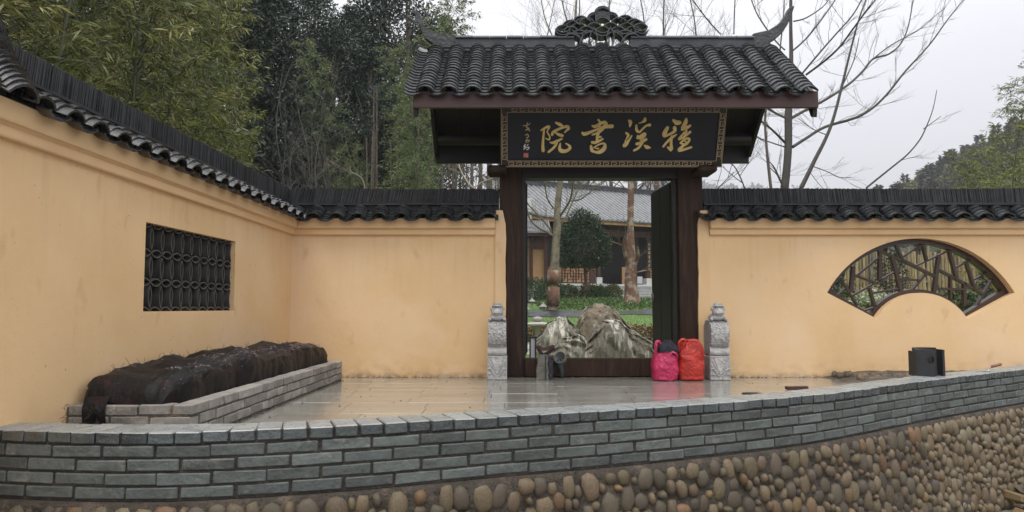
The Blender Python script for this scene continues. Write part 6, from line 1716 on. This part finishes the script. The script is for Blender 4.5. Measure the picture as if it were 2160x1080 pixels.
# palm fans beside it
pm = gpt(1392, 600, 27.0); palm = thing('fan_palm', 'fan palm with drooping dark fronds behind the red-brown trunk', 'palm', pm)
q = MB(); q.tube([pm, pm+Vector((0,0,2.6)), pm+Vector((-0.1,0,5.2))], [0.13,0.11,0.10], 8); q.build('trunk', M['bark'], palm, smooth=True)
P_, D_, L_ = [], [], []
for f_ in range(16):
    a = f_*2.4; el = R.uniform(-0.5, 0.9); d = Vector((math.cos(a), math.sin(a), el)).normalized(); hub = pm+Vector((-0.1,0,4.9))+d*0.75
    q = MB(); q.tube([pm+Vector((-0.1,0,4.8)), hub], [0.018,0.01], 4); q.build('frond_stalk', M['culm'], palm)
    s_ = d.cross(ZV).normalized(); w_ = s_.cross(d)
    for k in range(22):
        b_ = -1.9+3.8*k/21; dd = d*math.cos(b_)+s_*math.sin(b_)+w_*0.15; P_.append(tuple(hub)); D_.append(tuple(dd+Vector((0,0,-0.2)))); L_.append(0.62)
link('fronds', leaf_mesh('fronds', np.array(P_), np.array(D_), np.array(L_), 0.05, droop=0.15), M['evleaf'], palm)
# round clipped tree
rt = gpt(1235, 600, 28.5); ct = thing('round_tree', 'rounded glossy evergreen tree in front of the hall veranda', 'tree', rt)
c = U(1231, 522, 28.5)
n_ = 15000; u = rng.normal(size=(n_,3)); u /= np.linalg.norm(u,axis=1,keepdims=True)
u[:,2] = np.where(u[:,2] < -0.55, -0.55-(u[:,2]+0.55)*0.2, u[:,2])
lump = np.array([fbm(tuple(p*2.4), 1.0, 4) for p in u]); r_ = (0.5+0.5*rng.random(n_)**0.45)*(1+0.20*lump)
P_ = np.array(tuple(c))+u*r_[:,None]*np.array([1.0, 1.0, 1.40])
link('crown', leaf_mesh('crown', P_, u+rng.normal(size=(n_,3))*0.55, 0.085*(0.7+0.6*rng.random(n_)), 0.045*(0.7+0.6*rng.random(n_))), M['rleaf'], ct)
q = MB(); limb(q, [rt-Vector((0,0,.05)), rt+Vector((0.02,0,0.6)), rt+Vector((-0.02,0,1.3)), c], 0.075, 0.03, 8)
for k in range(9):
    a = k*0.7; q.tube([rt+Vector((0,0,1.0+0.05*k)), c+Vector((0.6*math.cos(a),0.6*math.sin(a),-0.4+0.12*k))], [0.03,0.01], 5, caps=False)
q.build('trunk', M['barkred'], ct, smooth=True, fix=False)
for (px, py, Y, rx, rz_, m, lab) in ((1122,622,26,0.62,0.50,'shrub','dark shrub under the side house wall'),(1163,618,27,0.60,0.52,'shrub','rounded dark shrub behind the wrapped trunk'),(1196,616,29,0.45,0.34,'yshrub','olive shrub left of the round tree trunk'),
      (1245,612,29.5,0.50,0.36,'yshrub','olive-green shrub right of the round tree trunk'),(1262,620,28,0.5,0.30,'shrub','low green shrub by the stair cheek'),(1293,612,28.5,0.36,0.36,'yshrub','yellow-green shrub at the foot of the stairs')):
    p = gpt(px, py, Y); shrub('garden_shrub', lab, 'shrub', (p.x, Y, p.z+rz_*0.75), (rx, rx*0.8, rz_), 2600, 0.07, 0.035, M[m])
# ground cover strip
n_ = 9000; gx = rng.uniform(0.8, 6.2, n_); gy = rng.uniform(21.5, 27.5, n_)
Pz = np.array([gz(x, y) for x, y in zip(gx, gy)]); D = rng.normal(size=(n_,3)); D[:,2] = np.abs(D[:,2])+0.3
link('ground_cover', leaf_mesh('ground_cover', np.stack([gx, gy, Pz+rng.random(n_)*0.12], 1), D, 0.10, 0.04), M['cover'], kind='stuff')

# ------------------------------------------------------------------ behind the fan window: pole fence and planting
FY = 13.2
fx0, fx1 = U(1690, 600, FY).x, U(2330, 600, FY).x; ftop = U(1950, 528, FY).z
fen = thing('bamboo_fence', 'fence of upright dry yellow bamboo poles seen through the fan window', 'fence', ((fx0+fx1)/2, FY, 0.2))
pm_ = []
for k in range(4):
    q = MB(); q.tube([(0,0,0),(R.uniform(-.01,.01),0,0.9),(R.uniform(-.015,.015),0,1.8)], [0.0225,0.0215,0.020], 6); pm_.append(q.mesh('pole', smooth=40))
x = fx0
while x < fx1:
    link('pole', R.choice(pm_), M['fence'], fen, T(x, FY+R.uniform(-0.012,0.012), 0.12) @ Matrix.Rotation(R.uniform(-.02,.02),4,'Y') @ Matrix.Diagonal((1,1,(ftop-0.12)/1.8*R.uniform(0.94,1.05),1)))
    x += R.uniform(0.038, 0.052)
for z in (0.5, 1.2):
    q = MB(); q.tube([(fx0, FY+0.05, z),(fx1, FY+0.05, z)], 0.022, 6); q.build('rail', M['fence'], fen)
for (px, py, Y, rx, rz_, m, lab, L_) in ((1835,650,10.5,0.30,0.26,'whiteleaf','pale variegated plant at the lower left of the fan window',0.06),(1778,645,10.8,0.34,0.24,'shrub','dark low bush in the left tip of the fan window',0.05),
      (1880,580,12.6,0.26,0.45,'evleaf','dark clipped conifer in front of the pole fence',0.05),(2020,640,10.8,0.28,0.22,'shrub','green bush at the lower right of the fan window',0.05),(2070,650,10.6,0.30,0.20,'shrub','low leafy bush in the right tip of the fan window',0.05),
      (2115,600,11.8,0.34,0.40,'evleaf','dark tall bush at the right end of the pole fence',0.06),(1740,600,11.8,0.3,0.4,'evleaf','dark bush at the left end of the pole fence',0.06)):
    p = U(px, py, Y); shrub('garden_bush', lab, 'bush', (p.x, Y, p.z), (rx, rx, rz_), 1400, L_, L_*0.45, M[m])

# ------------------------------------------------------------------ hill woods
def conifer_mesh(seed, H=7.0, n_=420):
    rd = random.Random(seed); q = MB(); q.tube([(0,0,0),(0,0,H)], [0.12,0.02], 5, caps=False)
    t = rng.random(n_)**0.8; a = rng.random(n_)*6.283; r_ = (1-t)*H*0.20*(0.35+0.65*rng.random(n_)**0.5)+0.05
    P = np.stack([r_*np.cos(a), r_*np.sin(a), 0.6+t*(H-0.5)], 1); D = np.stack([np.cos(a), np.sin(a), -0.2+0.3*rng.random(n_)], 1)+rng.normal(size=(n_,3))*0.3
    return q.mesh('trunk', fix=False), leaf_mesh('crown', P, D, 0.9*(0.5+0.7*rng.random(n_)), 0.32)
def broad_mesh(seed, n_=520):
    q = MB(); q.tube([(0,0,0),(0.1,0,3.5)], [0.14,0.05], 5, caps=False); P, D = [], []
    for c_ in range(9):
        cc = rng.normal(size=3)*np.array([1.1,1.1,0.9])+np.array([0,0,4.0]); k = n_//9
        u = rng.normal(size=(k,3)); u /= np.linalg.norm(u,axis=1,keepdims=True); P.append(cc+u*(rng.random(k)**0.5)[:,None]*1.1); D.append(u+rng.normal(size=(k,3))*0.5)
    return q.mesh('trunk', fix=False), leaf_mesh('crown', np.concatenate(P), np.concatenate(D), 0.55, 0.3)
CM = [conifer_mesh(i) for i in range(3)]; BRM = [broad_mesh(i) for i in range(3)]
cnt = 0
for i in range(1500):
    if cnt >= 290: break
    y = R.uniform(74, 150); x = y*R.uniform(0.485, 0.74)
    z = hillf(x, y)
    if z < 9: continue
    con = R.random() < 0.5; s_ = R.uniform(0.55, 1.0)
    me = R.choice(CM if con else BRM)
    plant_copy('hill_tree', 'small conifer on the wooded hill at the right' if con else 'small rounded tree on the wooded hill at the right', 'tree', 'conifers on the hill' if con else 'broadleaf trees on the hill', me, (M['bark'], M['conifer'] if con or R.random() < 0.5 else M['yshrub']), ('trunk','crown'), (x, y, z-0.4), R.uniform(0,6), s_)
    cnt += 1
for i in range(9):
    y = R.uniform(85, 110); x = y*R.uniform(0.50, 0.64); z = hillf(x, y)
    link('bare_tree', TH[i%3], M['twig'], None, T(x, y, z) @ Matrix.Scale(R.uniform(0.8,1.2),4), label='thin bare tree standing up from the hill skyline', category='tree', group='thin bare trees on the hill skyline')
# far ridge wood, one mass fading in the mist
P, D = [], []
for i in range(420):
    x = R.uniform(160, 700); y = R.uniform(830, 905); z = ridgef(x, y); h = R.uniform(12, 26); k = 60
    u = rng.normal(size=(k,3)); u /= np.linalg.norm(u,axis=1,keepdims=True)
    P.append(np.array([x, y, z+h*0.45])+u*(rng.random(k)**0.5)[:,None]*np.array([6.0,6.0,h*0.5])); D.append(u+rng.normal(size=(k,3))*0.4)
P = np.concatenate(P); D = np.concatenate(D)
link('far_wood', leaf_mesh('far_wood', P, D, 4.5, 2.8), M['conifer'], kind='stuff')

# ------------------------------------------------------------------ mist
hz = bpy.data.materials.new('haze_air'); hz.use_nodes = True; N = hz.node_tree.nodes; N.remove(N['Principled BSDF'])
pv = N.new('ShaderNodeVolumePrincipled'); pv.inputs['Color'].default_value = (0.80,0.81,0.85,1); pv.inputs['Density'].default_value = 0.0009; pv.inputs['Anisotropy'].default_value = 0.0
hz.node_tree.links.new(pv.outputs[0], N['Material Output'].inputs['Volume'])
q = MB(); q.box(-940, 1040, -60, 1110, -3.0, 185.0)
HAZE = True
if HAZE: q.build('haze', hz, None, kind='stuff')
